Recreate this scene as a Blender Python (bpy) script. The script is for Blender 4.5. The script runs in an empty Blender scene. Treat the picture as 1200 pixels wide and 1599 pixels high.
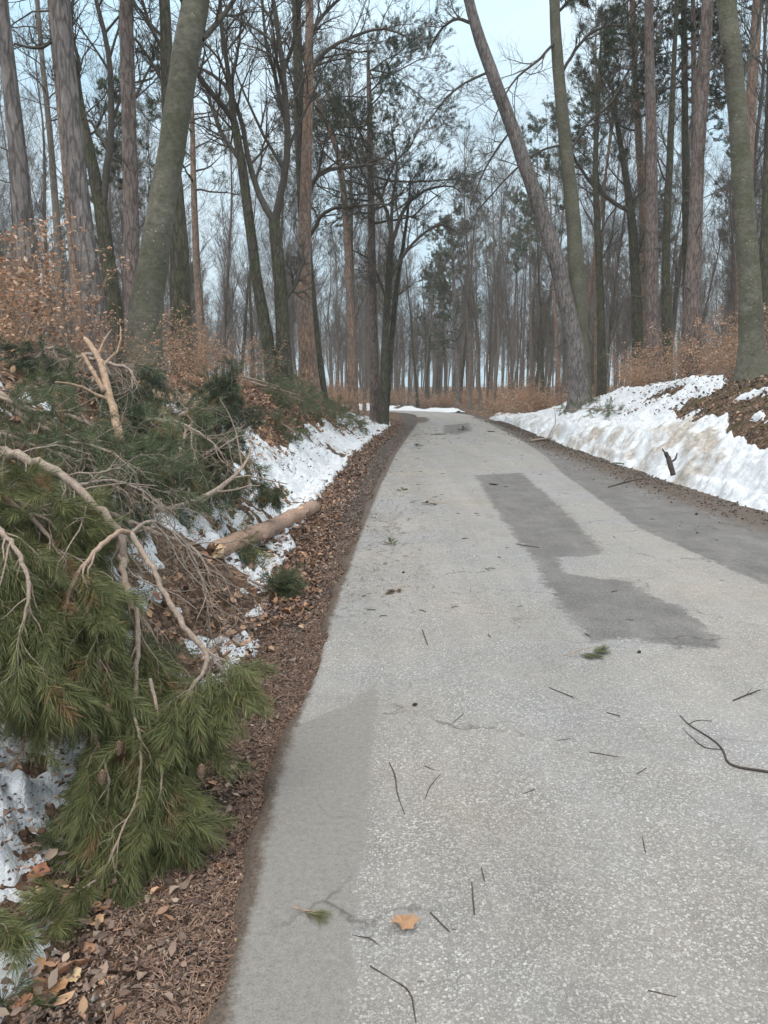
import bpy, math, random
import numpy as np

random.seed(7); RNG = np.random.default_rng(11)
R = math.radians
sc = bpy.context.scene
col = sc.collection

# ------------------------------------------------------------------ camera, world, sun, exposure
H = 1.5                    # eye height
PITCH = R(8.9)             # looking down
F = 1200.0                 # focal length in pixels of the 1200x1599 photograph
cam_d = bpy.data.cameras.new('camera'); cam = bpy.data.objects.new('camera', cam_d); col.objects.link(cam)
cam.location = (0, 0, H); cam.rotation_euler = (R(90) - PITCH, 0, 0)
cam_d.sensor_fit = 'VERTICAL'; cam_d.sensor_height = 36; cam_d.lens = 36 * F / 1599
cam_d.clip_start = 0.05; cam_d.clip_end = 3000
sc.camera = cam

SUN_EL, SUN_AZ = R(50), R(200)
w = bpy.data.worlds.new("World"); sc.world = w; w.use_nodes = True
nt = w.node_tree; N, Lk = nt.nodes, nt.links
bg = N['Background']; bg.inputs['Strength'].default_value = 0.1
sky = N.new('ShaderNodeTexSky'); sky.sky_type = 'NISHITA'; sky.sun_disc = False
sky.sun_elevation = SUN_EL; sky.sun_rotation = SUN_AZ; sky.air_density = 1.2; sky.dust_density = 2.0
tc = N.new('ShaderNodeTexCoord'); nz = N.new('ShaderNodeTexNoise')
nz.inputs['Scale'].default_value = 2.2; nz.inputs['Detail'].default_value = 5
mp = N.new('ShaderNodeMapping'); mp.inputs['Scale'].default_value = (1, 1, 2.2)
Lk.new(tc.outputs['Generated'], mp.inputs['Vector']); Lk.new(mp.outputs[0], nz.inputs['Vector'])
rp = N.new('ShaderNodeValToRGB'); rp.color_ramp.elements[0].position = .35; rp.color_ramp.elements[1].position = .68
rp.color_ramp.elements[0].color = (.50, .73, .88, 1); rp.color_ramp.elements[1].color = (.76, .88, .95, 1)
Lk.new(nz.outputs['Fac'], rp.inputs['Fac'])
sep = N.new('ShaderNodeSeparateXYZ'); Lk.new(tc.outputs['Generated'], sep.inputs[0])
mr = N.new('ShaderNodeMapRange'); mr.inputs['From Min'].default_value = 0.3; mr.inputs['From Max'].default_value = 1
mr.inputs['To Min'].default_value = 9.6; mr.inputs['To Max'].default_value = 22; Lk.new(sep.outputs['Z'], mr.inputs['Value'])
vm = N.new('ShaderNodeVectorMath'); vm.operation = 'SCALE'
zm = N.new('ShaderNodeMix'); zm.data_type = 'RGBA'; mr2 = N.new('ShaderNodeMapRange'); mr2.inputs['From Min'].default_value = .45; mr2.inputs['From Max'].default_value = .8
Lk.new(sep.outputs['Z'], mr2.inputs['Value']); Lk.new(mr2.outputs[0], zm.inputs['Factor']); Lk.new(rp.outputs['Color'], zm.inputs[6]); zm.inputs[7].default_value = (.93, .90, .86, 1)
Lk.new(zm.outputs[2], vm.inputs[0]); Lk.new(mr.outputs[0], vm.inputs['Scale'])
mx = N.new('ShaderNodeMix'); mx.data_type = 'RGBA'; mx.inputs['Factor'].default_value = .85
Lk.new(sky.outputs[0], mx.inputs[6]); Lk.new(vm.outputs[0], mx.inputs[7]); Lk.new(mx.outputs[2], bg.inputs['Color'])

sd = bpy.data.lights.new('sun', 'SUN'); sd.energy = 1.5; sd.angle = R(35); sd.color = (1, .97, .93)
so = bpy.data.objects.new('sun', sd); col.objects.link(so)
so.rotation_euler = (R(90) - SUN_EL, 0, -SUN_AZ + math.pi)
sc.view_settings.view_transform = 'Standard'; sc.view_settings.look = 'None'
sc.view_settings.exposure = 0.38; sc.view_settings.gamma = 1

# ------------------------------------------------------------------ helpers
def ray(px, py):
    x = (px - 600) / F; y = -(py - 799.5) / F
    return np.array([x, math.cos(PITCH) + y * math.sin(PITCH), -math.sin(PITCH) + y * math.cos(PITCH)])
def P(px, py, Y):                       # a point at forward distance Y seen at this place of the photograph
    d = ray(px, py); t = Y / d[1]
    return np.array([0, 0, H]) + d * t, t
def flat(px, py, z=0.):
    d = ray(px, py); t = (z - H) / d[2]; return np.array([d[0] * t, d[1] * t, z])

def _hash(ix, iy, s):
    h = (ix.astype(np.int64) * 374761393 + iy.astype(np.int64) * 668265263 + s * 974634777) & 0xffffffff
    h = ((h ^ (h >> 13)) * 1274126177) & 0xffffffff
    return ((h ^ (h >> 16)) & 0xffffff) / float(0xffffff)
def vnoise(x, y, s=0):
    x = np.asarray(x, float); y = np.asarray(y, float)
    ix, iy = np.floor(x), np.floor(y); fx, fy = x - ix, y - iy
    fx = fx * fx * (3 - 2 * fx); fy = fy * fy * (3 - 2 * fy)
    a = _hash(ix, iy, s); b = _hash(ix + 1, iy, s); c = _hash(ix, iy + 1, s); d = _hash(ix + 1, iy + 1, s)
    return (a * (1 - fx) + b * fx) * (1 - fy) + (c * (1 - fx) + d * fx) * fy
def fbm(x, y, f=1., o=4, s=0):
    r = 0; a = .5; t = 0
    for i in range(o):
        r = r + a * vnoise(np.asarray(x) * f + i * 17.3, np.asarray(y) * f - i * 9.1, s + i); t += a; a *= .5; f *= 2.03
    return r / t
def sstep(a, b, x):
    t = np.clip((np.asarray(x, float) - a) / (b - a), 0, 1); return t * t * (3 - 2 * t)

def tag(o, label=None, cat=None, group=None, kind=None):
    if label: o['label'] = label
    if cat: o['category'] = cat
    if group: o['group'] = group
    if kind: o['kind'] = kind
    return o
def empty(name, loc=(0, 0, 0), rz=0):
    o = bpy.data.objects.new(name, None); o.empty_display_size = .2; col.objects.link(o)
    o.location = loc; o.rotation_euler = (0, 0, rz); return o
def mesh(name, V, Fs, mat, parent=None, cols=None, smooth=True, loc=None):
    """V (n,3); Fs list of int arrays (m,3) or (m,4). loc = where the parent stands (vertices are given in world space)."""
    V = np.asarray(V, np.float32)
    if loc is not None: V = V - np.asarray(loc, np.float32)
    me = bpy.data.meshes.new(name)
    Fs = [f for f in Fs if len(f)]
    me.vertices.add(len(V)); me.vertices.foreach_set('co', V.ravel())
    nl = sum(f.size for f in Fs); me.loops.add(nl)
    me.loops.foreach_set('vertex_index', np.concatenate([f.ravel() for f in Fs]).astype(np.int32))
    tot = np.concatenate([np.full(len(f), f.shape[1]) for f in Fs]).astype(np.int32)
    st = np.concatenate([[0], np.cumsum(tot)[:-1]]).astype(np.int32)
    me.polygons.add(len(tot)); me.polygons.foreach_set('loop_start', st); me.polygons.foreach_set('loop_total', tot)
    if smooth: me.polygons.foreach_set('use_smooth', np.ones(len(tot), bool))
    if cols is not None:
        a = me.color_attributes.new('col', 'FLOAT_COLOR', 'POINT')
        c = np.ones((len(V), 4), np.float32); c[:, :cols.shape[1]] = cols; a.data.foreach_set('color', c.ravel())
    me.update(calc_edges=True); me.validate()
    me.materials.append(mat)
    o = bpy.data.objects.new(name, me); col.objects.link(o)
    if parent is not None: o.parent = parent
    return o

def nrm(a): return a / np.maximum(np.linalg.norm(a, axis=-1, keepdims=True), 1e-9)
class Geo:
    """collects tubes and loose faces into one mesh"""
    def __init__(s): s.V = []; s.F3 = []; s.F4 = []; s.C = []; s.n = 0
    def add(s, V, F3=None, F4=None, C=None):
        V = np.asarray(V, float).reshape(-1, 3)
        if F3 is not None and len(F3): s.F3.append(np.asarray(F3) + s.n)
        if F4 is not None and len(F4): s.F4.append(np.asarray(F4) + s.n)
        s.C.append(np.ones((len(V), 3)) * .5 if C is None else np.asarray(C)); s.V.append(V); s.n += len(V)
    def tubes(s, pts, rad, m=3, rough=0., cap=False):
        pts = np.asarray(pts, float); rad = np.asarray(rad, float)
        n, k, _ = pts.shape
        if n == 0: return
        T = nrm(np.gradient(pts, axis=1))
        md = nrm(pts[:, -1] - pts[:, 0]); ref = np.where(np.abs(md[:, 2:3]) > .8, [[1., 0, 0]], [[0, 0, 1.]])
        U = nrm(np.cross(T, ref[:, None, :])); W = np.cross(T, U)
        a = np.arange(m) / m * 2 * math.pi + .4
        rr = rad[:, :, None, None] * np.ones((1, 1, m, 1))
        if rough: rr = rr * (1 + rough * RNG.normal(size=(n, k, m, 1)))
        V = pts[:, :, None] + rr * (U[:, :, None] * np.cos(a)[None, None, :, None] + W[:, :, None] * np.sin(a)[None, None, :, None])
        i = np.arange(n)[:, None, None] * (k * m); j = np.arange(k - 1)[None, :, None] * m; q = np.arange(m)[None, None]
        q2 = (q + 1) % m
        Fq = np.stack([i + j + q, i + j + q2, i + j + m + q2, i + j + m + q], -1).reshape(-1, 4)
        F3 = None
        if cap:
            base = np.arange(n) * k * m
            extra = np.concatenate([pts[:, 0], pts[:, -1]]); nb = n * k * m; F3 = []
            for b in range(n):
                for z in range(m):
                    F3.append((nb + b, base[b] + (z + 1) % m, base[b] + z))
                    e = base[b] + (k - 1) * m; F3.append((nb + n + b, e + z, e + (z + 1) % m))
            s.add(np.concatenate([V.reshape(-1, 3), extra]), F3, Fq)
        else: s.add(V, None, Fq)
    def build(s, name, mat, parent=None, loc=None, colors=False, smooth=True):
        if not s.V: return None
        Fs = []
        if s.F4: Fs.append(np.concatenate(s.F4))
        if s.F3: Fs.append(np.concatenate(s.F3))
        return mesh(name, np.concatenate(s.V), Fs, mat, parent, np.concatenate(s.C) if colors else None, smooth, loc)

def smooth_path(pts, k):
    """Catmull-Rom through (x,y,z,r...) rows, k samples evenly spread"""
    p = np.asarray(pts, float)
    if len(p) == 2: return p[0] + (p[1] - p[0]) * np.linspace(0, 1, k)[:, None]
    q = np.concatenate([[2 * p[0] - p[1]], p, [2 * p[-1] - p[-2]]])
    d = np.concatenate([[0], np.cumsum(np.linalg.norm(np.diff(p[:, :3], axis=0), axis=1))]); d /= d[-1]
    out = []
    for t in np.linspace(0, 1, k):
        i = min(max(np.searchsorted(d, t, side='right') - 1, 0), len(p) - 2)
        u = (t - d[i]) / max(d[i + 1] - d[i], 1e-9); a, b, c, e = q[i:i + 4]
        out.append(.5 * ((2 * b) + (-a + c) * u + (2 * a - 5 * b + 4 * c - e) * u * u + (-a + 3 * b - 3 * c + e) * u ** 3))
    return np.array(out)

def grow(P0, D0, L, R0, R1, k=5, wob=.25, trop=0.1, curl=0.):
    """vectorised branches: n starts -> (n,k,3) points and (n,k) radii"""
    n = len(P0); pts = np.zeros((n, k, 3)); pts[:, 0] = P0; D = nrm(D0); st = (np.asarray(L) / (k - 1))[:, None]
    bend = RNG.normal(size=(n, 3)) * curl
    for i in range(1, k):
        D = nrm(D + RNG.normal(size=(n, 3)) * wob + bend + np.array([0, 0, trop]))
        pts[:, i] = pts[:, i - 1] + D * st
    t = np.linspace(0, 1, k)[None]
    return pts, np.asarray(R0)[:, None] * (1 - t) + np.asarray(R1)[:, None] * t
def kids(pts, rad, m, t0, t1, ang, lr, L, rr=.6, up=0., rmin=.002, taper=.6):
    """m children on each branch: starts, directions, lengths, radii"""
    n, k, _ = pts.shape
    t = t0 + (t1 - t0) * (np.arange(m)[None] + RNG.random((n, m))) / m
    f = np.clip(t * (k - 1), 0, k - 1.001); i = f.astype(int); u = (f - i)[..., None]; a = np.arange(n)[:, None]
    S = pts[a, i] * (1 - u) + pts[a, i + 1] * u; T = nrm(pts[a, i + 1] - pts[a, i])
    r = rad[a, i] * (1 - u[..., 0]) + rad[a, i + 1] * u[..., 0]
    X = nrm(np.cross(T, RNG.normal(size=(n, m, 3)) + 1e-3))
    an = np.radians(ang) * (0.7 + .6 * RNG.random((n, m)))[..., None]
    D = nrm(T * np.cos(an) + X * np.sin(an) + np.array([0, 0, up]))
    LL = np.asarray(L)[:, None] * lr * (1 - taper * t) * (.6 + .8 * RNG.random((n, m)))
    q = n * m
    return S.reshape(q, 3), D.reshape(q, 3), LL.reshape(q), np.maximum(r.reshape(q) * rr, rmin), rad

# ------------------------------------------------------------------ materials
def mat(name, rough=.85):
    m = bpy.data.materials.new(name); m.use_nodes = True
    b = m.node_tree.nodes['Principled BSDF']; b.inputs['Roughness'].default_value = rough
    b.inputs['Specular IOR Level'].default_value = .3
    return m, m.node_tree.nodes, m.node_tree.links, b
def noise(N, L, vec, scale, detail=4, rough=.55, dist=0):
    n = N.new('ShaderNodeTexNoise'); n.inputs['Scale'].default_value = scale; n.inputs['Detail'].default_value = detail
    n.inputs['Roughness'].default_value = rough; n.inputs['Distortion'].default_value = dist
    if vec is not None: L.new(vec, n.inputs['Vector'])
    return n.outputs['Fac']
def vor(N, L, vec, scale, out='Distance', feat='F1', rnd=1):
    n = N.new('ShaderNodeTexVoronoi'); n.feature = feat; n.inputs['Scale'].default_value = scale; n.inputs['Randomness'].default_value = rnd
    if vec is not None: L.new(vec, n.inputs['Vector'])
    return n.outputs[out]
def ramp(N, L, fac, stops, inter='LINEAR'):
    n = N.new('ShaderNodeValToRGB'); cr = n.color_ramp; cr.interpolation = inter
    while len(cr.elements) < len(stops): cr.elements.new(.5)
    for e, (p, c) in zip(cr.elements, stops):
        e.position = p; e.color = (c, c, c, 1) if not hasattr(c, '__len__') else (*c, 1)
    L.new(fac, n.inputs['Fac']); return n.outputs['Color']
def mix(N, L, f, a, b, mode='MIX'):
    n = N.new('ShaderNodeMix'); n.data_type = 'RGBA'; n.blend_type = mode
    for i, v in ((0, f), (6, a), (7, b)):
        if hasattr(v, 'is_linked'): L.new(v, n.inputs[i])
        elif hasattr(v, '__len__'): n.inputs[i].default_value = (*v, 1)
        else: n.inputs[i].default_value = v if i == 0 else (v, v, v, 1)
    return n.outputs[2]
def fm(N, L, op, a, b=0., c=None):
    n = N.new('ShaderNodeMath'); n.operation = op
    for i, v in enumerate((a, b) if c is None else (a, b, c)):
        if hasattr(v, 'is_linked'): L.new(v, n.inputs[i])
        else: n.inputs[i].default_value = v
    return n.outputs[0]
def coords(N, L, scale=(1, 1, 1)):
    t = N.new('ShaderNodeTexCoord'); m = N.new('ShaderNodeMapping'); m.inputs['Scale'].default_value = scale
    L.new(t.outputs['Object'], m.inputs['Vector']); return m.outputs[0]
def bump(N, L, b, h, strength=.5, dist=.02):
    n = N.new('ShaderNodeBump'); n.inputs['Strength'].default_value = strength; n.inputs['Distance'].default_value = dist
    L.new(h, n.inputs['Height']); L.new(n.outputs[0], b.inputs['Normal'])
def attr(N, L, name='col'):
    n = N.new('ShaderNodeAttribute'); n.attribute_name = name
    s = N.new('ShaderNodeSeparateColor'); L.new(n.outputs['Color'], s.inputs[0]); return n.outputs['Color'], s.outputs

def bark(name, c0, c1, c2=None, vs=(9, 9, 2.2), bd=.03, spots=None, moss=None, crack=0.):
    m, N, L, b = mat(name, .9)
    v = coords(N, L, vs); v1 = coords(N, L)
    n1 = noise(N, L, v, 1.6, 6, .65, .6)
    c = ramp(N, L, n1, [(.3, c0), (.68, c1)])
    if c2:
        c = mix(N, L, ramp(N, L, noise(N, L, v1, .8, 3), [(.42, 0.), (.62, 1.)]), c, c2)
    if moss:
        c = mix(N, L, ramp(N, L, noise(N, L, v1, 1.7, 6, .75), [(.45, 0.), (.6, .8)]), c, moss)
    c = mix(N, L, 1., c, ramp(N, L, noise(N, L, v1, 1.1, 3, .6), [(.3, .78), (.7, 1.2)]), 'MULTIPLY')
    if spots:
        f = fm(N, L, 'MULTIPLY', ramp(N, L, vor(N, L, v1, 16), [(.1, 1.), (.2, 0.)]), ramp(N, L, noise(N, L, v1, 3), [(.5, 0.), (.6, 1.)]))
        c = mix(N, L, f, c, spots)
    c = mix(N, L, 1., c, ramp(N, L, noise(N, L, v, 4.5, 5, .75), [(.3, .62), (.7, 1.35)]), 'MULTIPLY')
    if crack:
        vd = N.new('ShaderNodeVectorMath'); vd.operation = 'ADD'; L.new(v, vd.inputs[0])
        nn = N.new('ShaderNodeTexNoise'); nn.inputs['Scale'].default_value = 1.5; L.new(v, nn.inputs['Vector']); L.new(nn.outputs['Color'], vd.inputs[1])
        e = vor(N, L, vd.outputs[0], 1.1, feat='DISTANCE_TO_EDGE')
        c = mix(N, L, 1., c, ramp(N, L, e, [(.0, 1 - crack), (.16, 1.08)]), 'MULTIPLY')
    L.new(c, b.inputs['Base Color'])
    h = fm(N, L, 'ADD', n1, fm(N, L, 'MULTIPLY', vor(N, L, v, 1.4, feat='DISTANCE_TO_EDGE'), .9))
    bump(N, L, b, h, .8, bd); return m
M = {}
M['pine_grey'] = bark('pine_bark_grey', (.09, .08, .078), (.26, .235, .225), (.18, .16, .153), (9, 9, 2.0), .05, crack=.5)
M['pine_red'] = bark('pine_bark_red', (.095, .073, .066), (.235, .18, .16), (.165, .138, .128), (10, 10, 2.4), .04, crack=.5)
M['pine_orange'] = bark('pine_bark_orange', (.15, .098, .072), (.36, .245, .18), (.21, .165, .14), (10, 10, 3), .03, crack=.45)
M['beech'] = bark('beech_bark', (.085, .08, .062), (.165, .158, .125), (.12, .115, .088), (3, 3, 5), .012, (.33, .33, .29), (.085, .088, .056))
M['dark'] = bark('dark_bark', (.04, .035, .028), (.12, .108, .085), (.075, .068, .055), (10, 10, 2.5), .03, None, (.07, .078, .04), crack=.5)
M['slim'] = bark('slender_bark', (.09, .078, .068), (.21, .185, .16), (.15, .13, .112), (7, 7, 2.5), .02)
M['twig'] = bark('twig_bark', (.07, .06, .054), (.17, .148, .135), None, (14, 14, 6), .005)
M['branch'] = bark('branch_bark', (.04, .036, .031), (.125, .112, .096), (.075, .068, .058), (12, 12, 5), .01)
M['deadwood'] = bark('dead_limb_bark', (.17, .14, .115), (.40, .34, .29), (.27, .21, .165), (22, 22, 16), .01)
M['limb'] = bark('fresh_limb_bark', (.24, .155, .10), (.48, .35, .25), (.30, .22, .17), (20, 20, 14), .01)
M['log'] = bark('fallen_log_bark', (.27, .17, .12), (.52, .36, .27), (.34, .24, .19), (9, 9, 9), .015)
M['torn'] = bark('torn_wood', (.50, .30, .16), (.78, .56, .36), None, (30, 30, 30), .01)
M['darktwig'] = bark('dark_twig_bark', (.035, .028, .024), (.10, .08, .07), None, (30, 30, 30), .004)

def leafmat(name, rough=.6, trans=.25):
    m, N, L, b = mat(name, rough); c, s = attr(N, L); L.new(c, b.inputs['Base Color'])
    tr = N.new('ShaderNodeBsdfTranslucent'); L.new(c, tr.inputs['Color'])
    mxs = N.new('ShaderNodeMixShader'); mxs.inputs[0].default_value = trans
    out = N['Material Output']; L.new(b.outputs[0], mxs.inputs[1]); L.new(tr.outputs[0], mxs.inputs[2]); L.new(mxs.outputs[0], out.inputs[0])
    return m
M['needle'] = leafmat('pine_needles', .45, .15); M['leaf'] = leafmat('dry_leaves', .6, .3); M['litter'] = leafmat('ground_leaves', .7, .05)

# ground
def ground_mat():
    m, N, L, b = mat('forest_floor', .95); v = coords(N, L); c, s = attr(N, L)
    vd = N.new('ShaderNodeVectorMath'); vd.operation = 'ADD'
    nn = N.new('ShaderNodeTexNoise'); nn.inputs['Scale'].default_value = 6; L.new(v, nn.inputs['Vector'])
    sc_ = N.new('ShaderNodeVectorMath'); sc_.operation = 'SCALE'; sc_.inputs['Scale'].default_value = .12
    L.new(nn.outputs['Color'], sc_.inputs[0]); L.new(v, vd.inputs[0]); L.new(sc_.outputs[0], vd.inputs[1]); vv = vd.outputs[0]
    cell = vor(N, L, vv, 24, 'Color'); s2 = N.new('ShaderNodeSeparateColor'); L.new(cell, s2.inputs[0])
    leaf = ramp(N, L, s2.outputs[0], [(0., (.05, .03, .02)), (.35, (.12, .072, .048)), (.7, (.21, .13, .085)), (1., (.33, .215, .145))])
    edge = ramp(N, L, vor(N, L, vv, 24, feat='DISTANCE_TO_EDGE'), [(0., .35), (.12, 1.)])
    leaf = mix(N, L, 1., leaf, edge, 'MULTIPLY')
    mott = ramp(N, L, noise(N, L, v, 1.3, 6, .65), [(.35, .55), (.7, 1.25)])
    leaf = mix(N, L, 1., leaf, mott, 'MULTIPLY')
    soil = ramp(N, L, noise(N, L, v, 22, 6, .75), [(.3, (.020, .018, .016)), (.7, (.13, .112, .10))])
    moss = ramp(N, L, noise(N, L, v, 60, 4), [(.3, (.03, .035, .012)), (.7, (.10, .10, .045))])
    cc = mix(N, L, s[0], leaf, soil)
    cc = mix(N, L, fm(N, L, 'MULTIPLY', s[1], ramp(N, L, noise(N, L, v, 3, 5, .7), [(.42, 0.), (.6, 1.)])), cc, moss)
    L.new(cc, b.inputs['Base Color'])
    h = fm(N, L, 'ADD', fm(N, L, 'MULTIPLY', s2.outputs[1], .6), noise(N, L, v, 50, 5, .7))
    bump(N, L, b, h, .9, .02); return m
M['ground'] = ground_mat()
def road_mat():
    m, N, L, b = mat('old_asphalt', .85); v = coords(N, L); c, s = attr(N, L)   # R dark repair, G dirt, B smooth worn strip
    big = noise(N, L, v, .9, 5, .6)
    def thr(ch, lo, hi, amp=.55, nsc=5):
        x = fm(N, L, 'ADD', ch, fm(N, L, 'MULTIPLY', fm(N, L, 'SUBTRACT', noise(N, L, v, nsc, 8, .85), .5), amp))
        return ramp(N, L, x, [(lo, 0.), (hi, 1.)])
    streak = noise(N, L, coords(N, L, (1.6, .10, 1)), 1.3, 5, .65)
    def chips(scale, keep, lo, hi):
        d = vor(N, L, v, scale, feat='DISTANCE_TO_EDGE'); cl = N.new('ShaderNodeSeparateColor'); L.new(vor(N, L, v, scale, 'Color'), cl.inputs[0])
        on = ramp(N, L, cl.outputs[0], [(keep, 0.), (keep + .05, 1.)])
        return fm(N, L, 'MULTIPLY', on, ramp(N, L, d, [(lo, 0.), (hi, 1.)])), cl.outputs[1]
    k1, b1 = chips(112, .56, .05, .13); k2, b2 = chips(190, .45, .06, .16)
    base = ramp(N, L, noise(N, L, v, 120, 5, .8), [(.25, (.145, .142, .137)), (.75, (.285, .28, .271))])
    base = mix(N, L, 1., base, ramp(N, L, big, [(.3, .84), (.7, 1.16)]), 'MULTIPLY')
    base = mix(N, L, 1., base, ramp(N, L, noise(N, L, v, 7, 5, .7), [(.3, .88), (.7, 1.12)]), 'MULTIPLY')
    base = mix(N, L, 1., base, ramp(N, L, streak, [(.35, .84), (.65, 1.12)]), 'MULTIPLY')
    tint = ramp(N, L, noise(N, L, v, .55, 4, .6), [(.4, (.99, 1, 1.02)), (.8, (1.05, 1.0, .93))])
    base = mix(N, L, 1., base, tint, 'MULTIPLY')
    chipc = ramp(N, L, b1, [(0., (.24, .235, .22)), (.55, (.40, .395, .375)), (.9, (.45, .447, .435)), (1., (.54, .537, .525))])
    chipc2 = ramp(N, L, b2, [(0., (.22, .215, .20)), (1., (.46, .45, .43))])
    lightc = mix(N, L, fm(N, L, 'MULTIPLY', k2, .75), base, chipc2); lightc = mix(N, L, fm(N, L, 'MULTIPLY', k1, ramp(N, L, noise(N, L, v, 1.6, 4, .6), [(.35, .45), (.6, 1.)])), lightc, chipc)
    lightc = mix(N, L, 1., lightc, tint, 'MULTIPLY')
    fine = noise(N, L, v, 260, 3, .8); med = noise(N, L, v, 45, 5, .7)
    darkc = ramp(N, L, fine, [(.25, (.055, .053, .053)), (.75, (.165, .16, .158))])
    darkc = mix(N, L, 1., darkc, ramp(N, L, med, [(.3, .72), (.7, 1.3)]), 'MULTIPLY')
    darkc = mix(N, L, fm(N, L, 'MULTIPLY', k2, .42), darkc, chipc2)
    darkc = mix(N, L, 1., darkc, ramp(N, L, noise(N, L, v, 2.6, 6, .7), [(.3, .78), (.7, 1.3)]), 'MULTIPLY')
    worn = ramp(N, L, fine, [(.25, (.135, .13, .12)), (.75, (.29, .28, .265))])
    worn = mix(N, L, 1., worn, ramp(N, L, med, [(.3, .85), (.7, 1.15)]), 'MULTIPLY')
    dirt = ramp(N, L, noise(N, L, v, 70, 6, .75), [(.28, (.035, .028, .023)), (.72, (.17, .135, .11))])
    x = mix(N, L, thr(s[2], .44, .57, 1.2, 9), lightc, worn)
    x = mix(N, L, fm(N, L, 'MULTIPLY', thr(s[0], .45, .56, 1.15, 6), ramp(N, L, noise(N, L, coords(N, L, (2.2, .5, 1)), 1.5, 6, .75), [(.33, .7), (.52, 1.)])), x, darkc)
    x = mix(N, L, thr(s[1], .38, .62, 1.2, 9), x, dirt)
    wv = N.new('ShaderNodeVectorMath'); wv.operation = 'ADD'; L.new(v, wv.inputs[0]); wn = N.new('ShaderNodeTexNoise'); wn.inputs['Scale'].default_value = 3.5; wn.inputs['Detail'].default_value = 6; L.new(v, wn.inputs['Vector'])
    wsx = N.new('ShaderNodeVectorMath'); wsx.operation = 'SCALE'; wsx.inputs['Scale'].default_value = .5; L.new(wn.outputs['Color'], wsx.inputs[0]); L.new(wsx.outputs[0], wv.inputs[1])
    ck = ramp(N, L, vor(N, L, wv.outputs[0], .8, feat='DISTANCE_TO_EDGE'), [(.0, 1.), (.012, 0.)])
    ck = fm(N, L, 'MULTIPLY', ck, ramp(N, L, noise(N, L, v, .9, 4, .6), [(.48, 0.), (.58, .75)]))
    x = mix(N, L, ck, x, (.06, .055, .05))
    L.new(x, b.inputs['Base Color'])
    h = fm(N, L, 'ADD', fm(N, L, 'MULTIPLY', k1, .8), fm(N, L, 'MULTIPLY', noise(N, L, v, 150, 4, .7), 1.4))
    bump(N, L, b, h, .6, .004); return m
M['road'] = road_mat()
def snow_mat(name, dirty):
    m, N, L, b = mat(name, .6); v = coords(N, L); c, s = attr(N, L)
    b.inputs['Subsurface Weight'].default_value = 0.
    n = noise(N, L, v, 5, 7, .7)
    white = ramp(N, L, noise(N, L, v, 18, 5, .6), [(.3, (.50, .54, .58)), (.7, (.74, .77, .80))])
    dc = ramp(N, L, noise(N, L, v, 12, 6, .7), [(.3, (.22, .195, .17)), (.7, (.58, .54, .49))])
    x = mix(N, L, ramp(N, L, fm(N, L, 'ADD', s[0], fm(N, L, 'MULTIPLY', fm(N, L, 'SUBTRACT', n, .5), 1.1)), [(.35, 0.), (.75, 1.)]), white, dc)
    sp = fm(N, L, 'MULTIPLY', ramp(N, L, noise(N, L, v, 55, 5, .8), [(.60, 0.), (.68, 1.)]), ramp(N, L, noise(N, L, v, 4, 4), [(.38, .15), (.62, 1.)]))
    x = mix(N, L, fm(N, L, 'MULTIPLY', sp, dirty), x, (.07, .05, .038))
    L.new(x, b.inputs['Base Color'])
    bump(N, L, b, fm(N, L, 'ADD', n, fm(N, L, 'MULTIPLY', noise(N, L, v, 40, 4), .4)), .6, .05); return m
M['snow'] = snow_mat('old_snow', .85); M['snowbank'] = snow_mat('ploughed_snow', .6)

# ------------------------------------------------------------------ the lie of the land
def edge_fn(px):
    q = np.array([flat(*p)[:2] for p in px]); o = np.argsort(q[:, 1]); return q[o]
EL = edge_fn([(300, 1900), (350, 1599), (440, 1200), (540, 900), (588, 760), (614, 710), (636, 680), (655, 655)])
ER = edge_fn([(1200, 915), (1000, 825), (880, 740), (852, 712), (810, 685), (772, 665), (750, 652)])
ET = edge_fn([(1200, 793), (1130, 772), (1050, 748), (960, 718), (880, 692), (800, 661)])
ES = edge_fn([(60, 1599), (190, 1370), (320, 1150), (400, 1010), (455, 880), (490, 790), (555, 705), (612, 667)])
def fn(E, Y):
    Y = np.asarray(Y, float); r = np.interp(Y, E[:, 1], E[:, 0])
    s0 = (E[1, 0] - E[0, 0]) / (E[1, 1] - E[0, 1]); return np.where(Y < E[0, 1], E[0, 0], r)
def xl(Y): return fn(EL, Y)
def xr(Y): return fn(ER, Y)
def xt(Y): return fn(ET, Y)
def ds(Y): return np.maximum(xl(Y) - fn(ES, Y), .15)
BEND = np.array([(3.7, 46), (3.75, 50), (3.1, 55), (1.0, 59.5), (-3, 62.5), (-10, 65), (-25, 67.5), (-60, 72)], float)
BP = smooth_path(np.c_[BEND, np.zeros(len(BEND))], 120)[:, :2]
def dbend(x, y):
    x = np.asarray(x, float); y = np.asarray(y, float); out = np.full(np.broadcast(x, y).shape, 1e9)
    for a in BP[::2]: out = np.minimum(out, (x - a[0]) ** 2 + (y - a[1]) ** 2)
    return np.sqrt(out)
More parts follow.
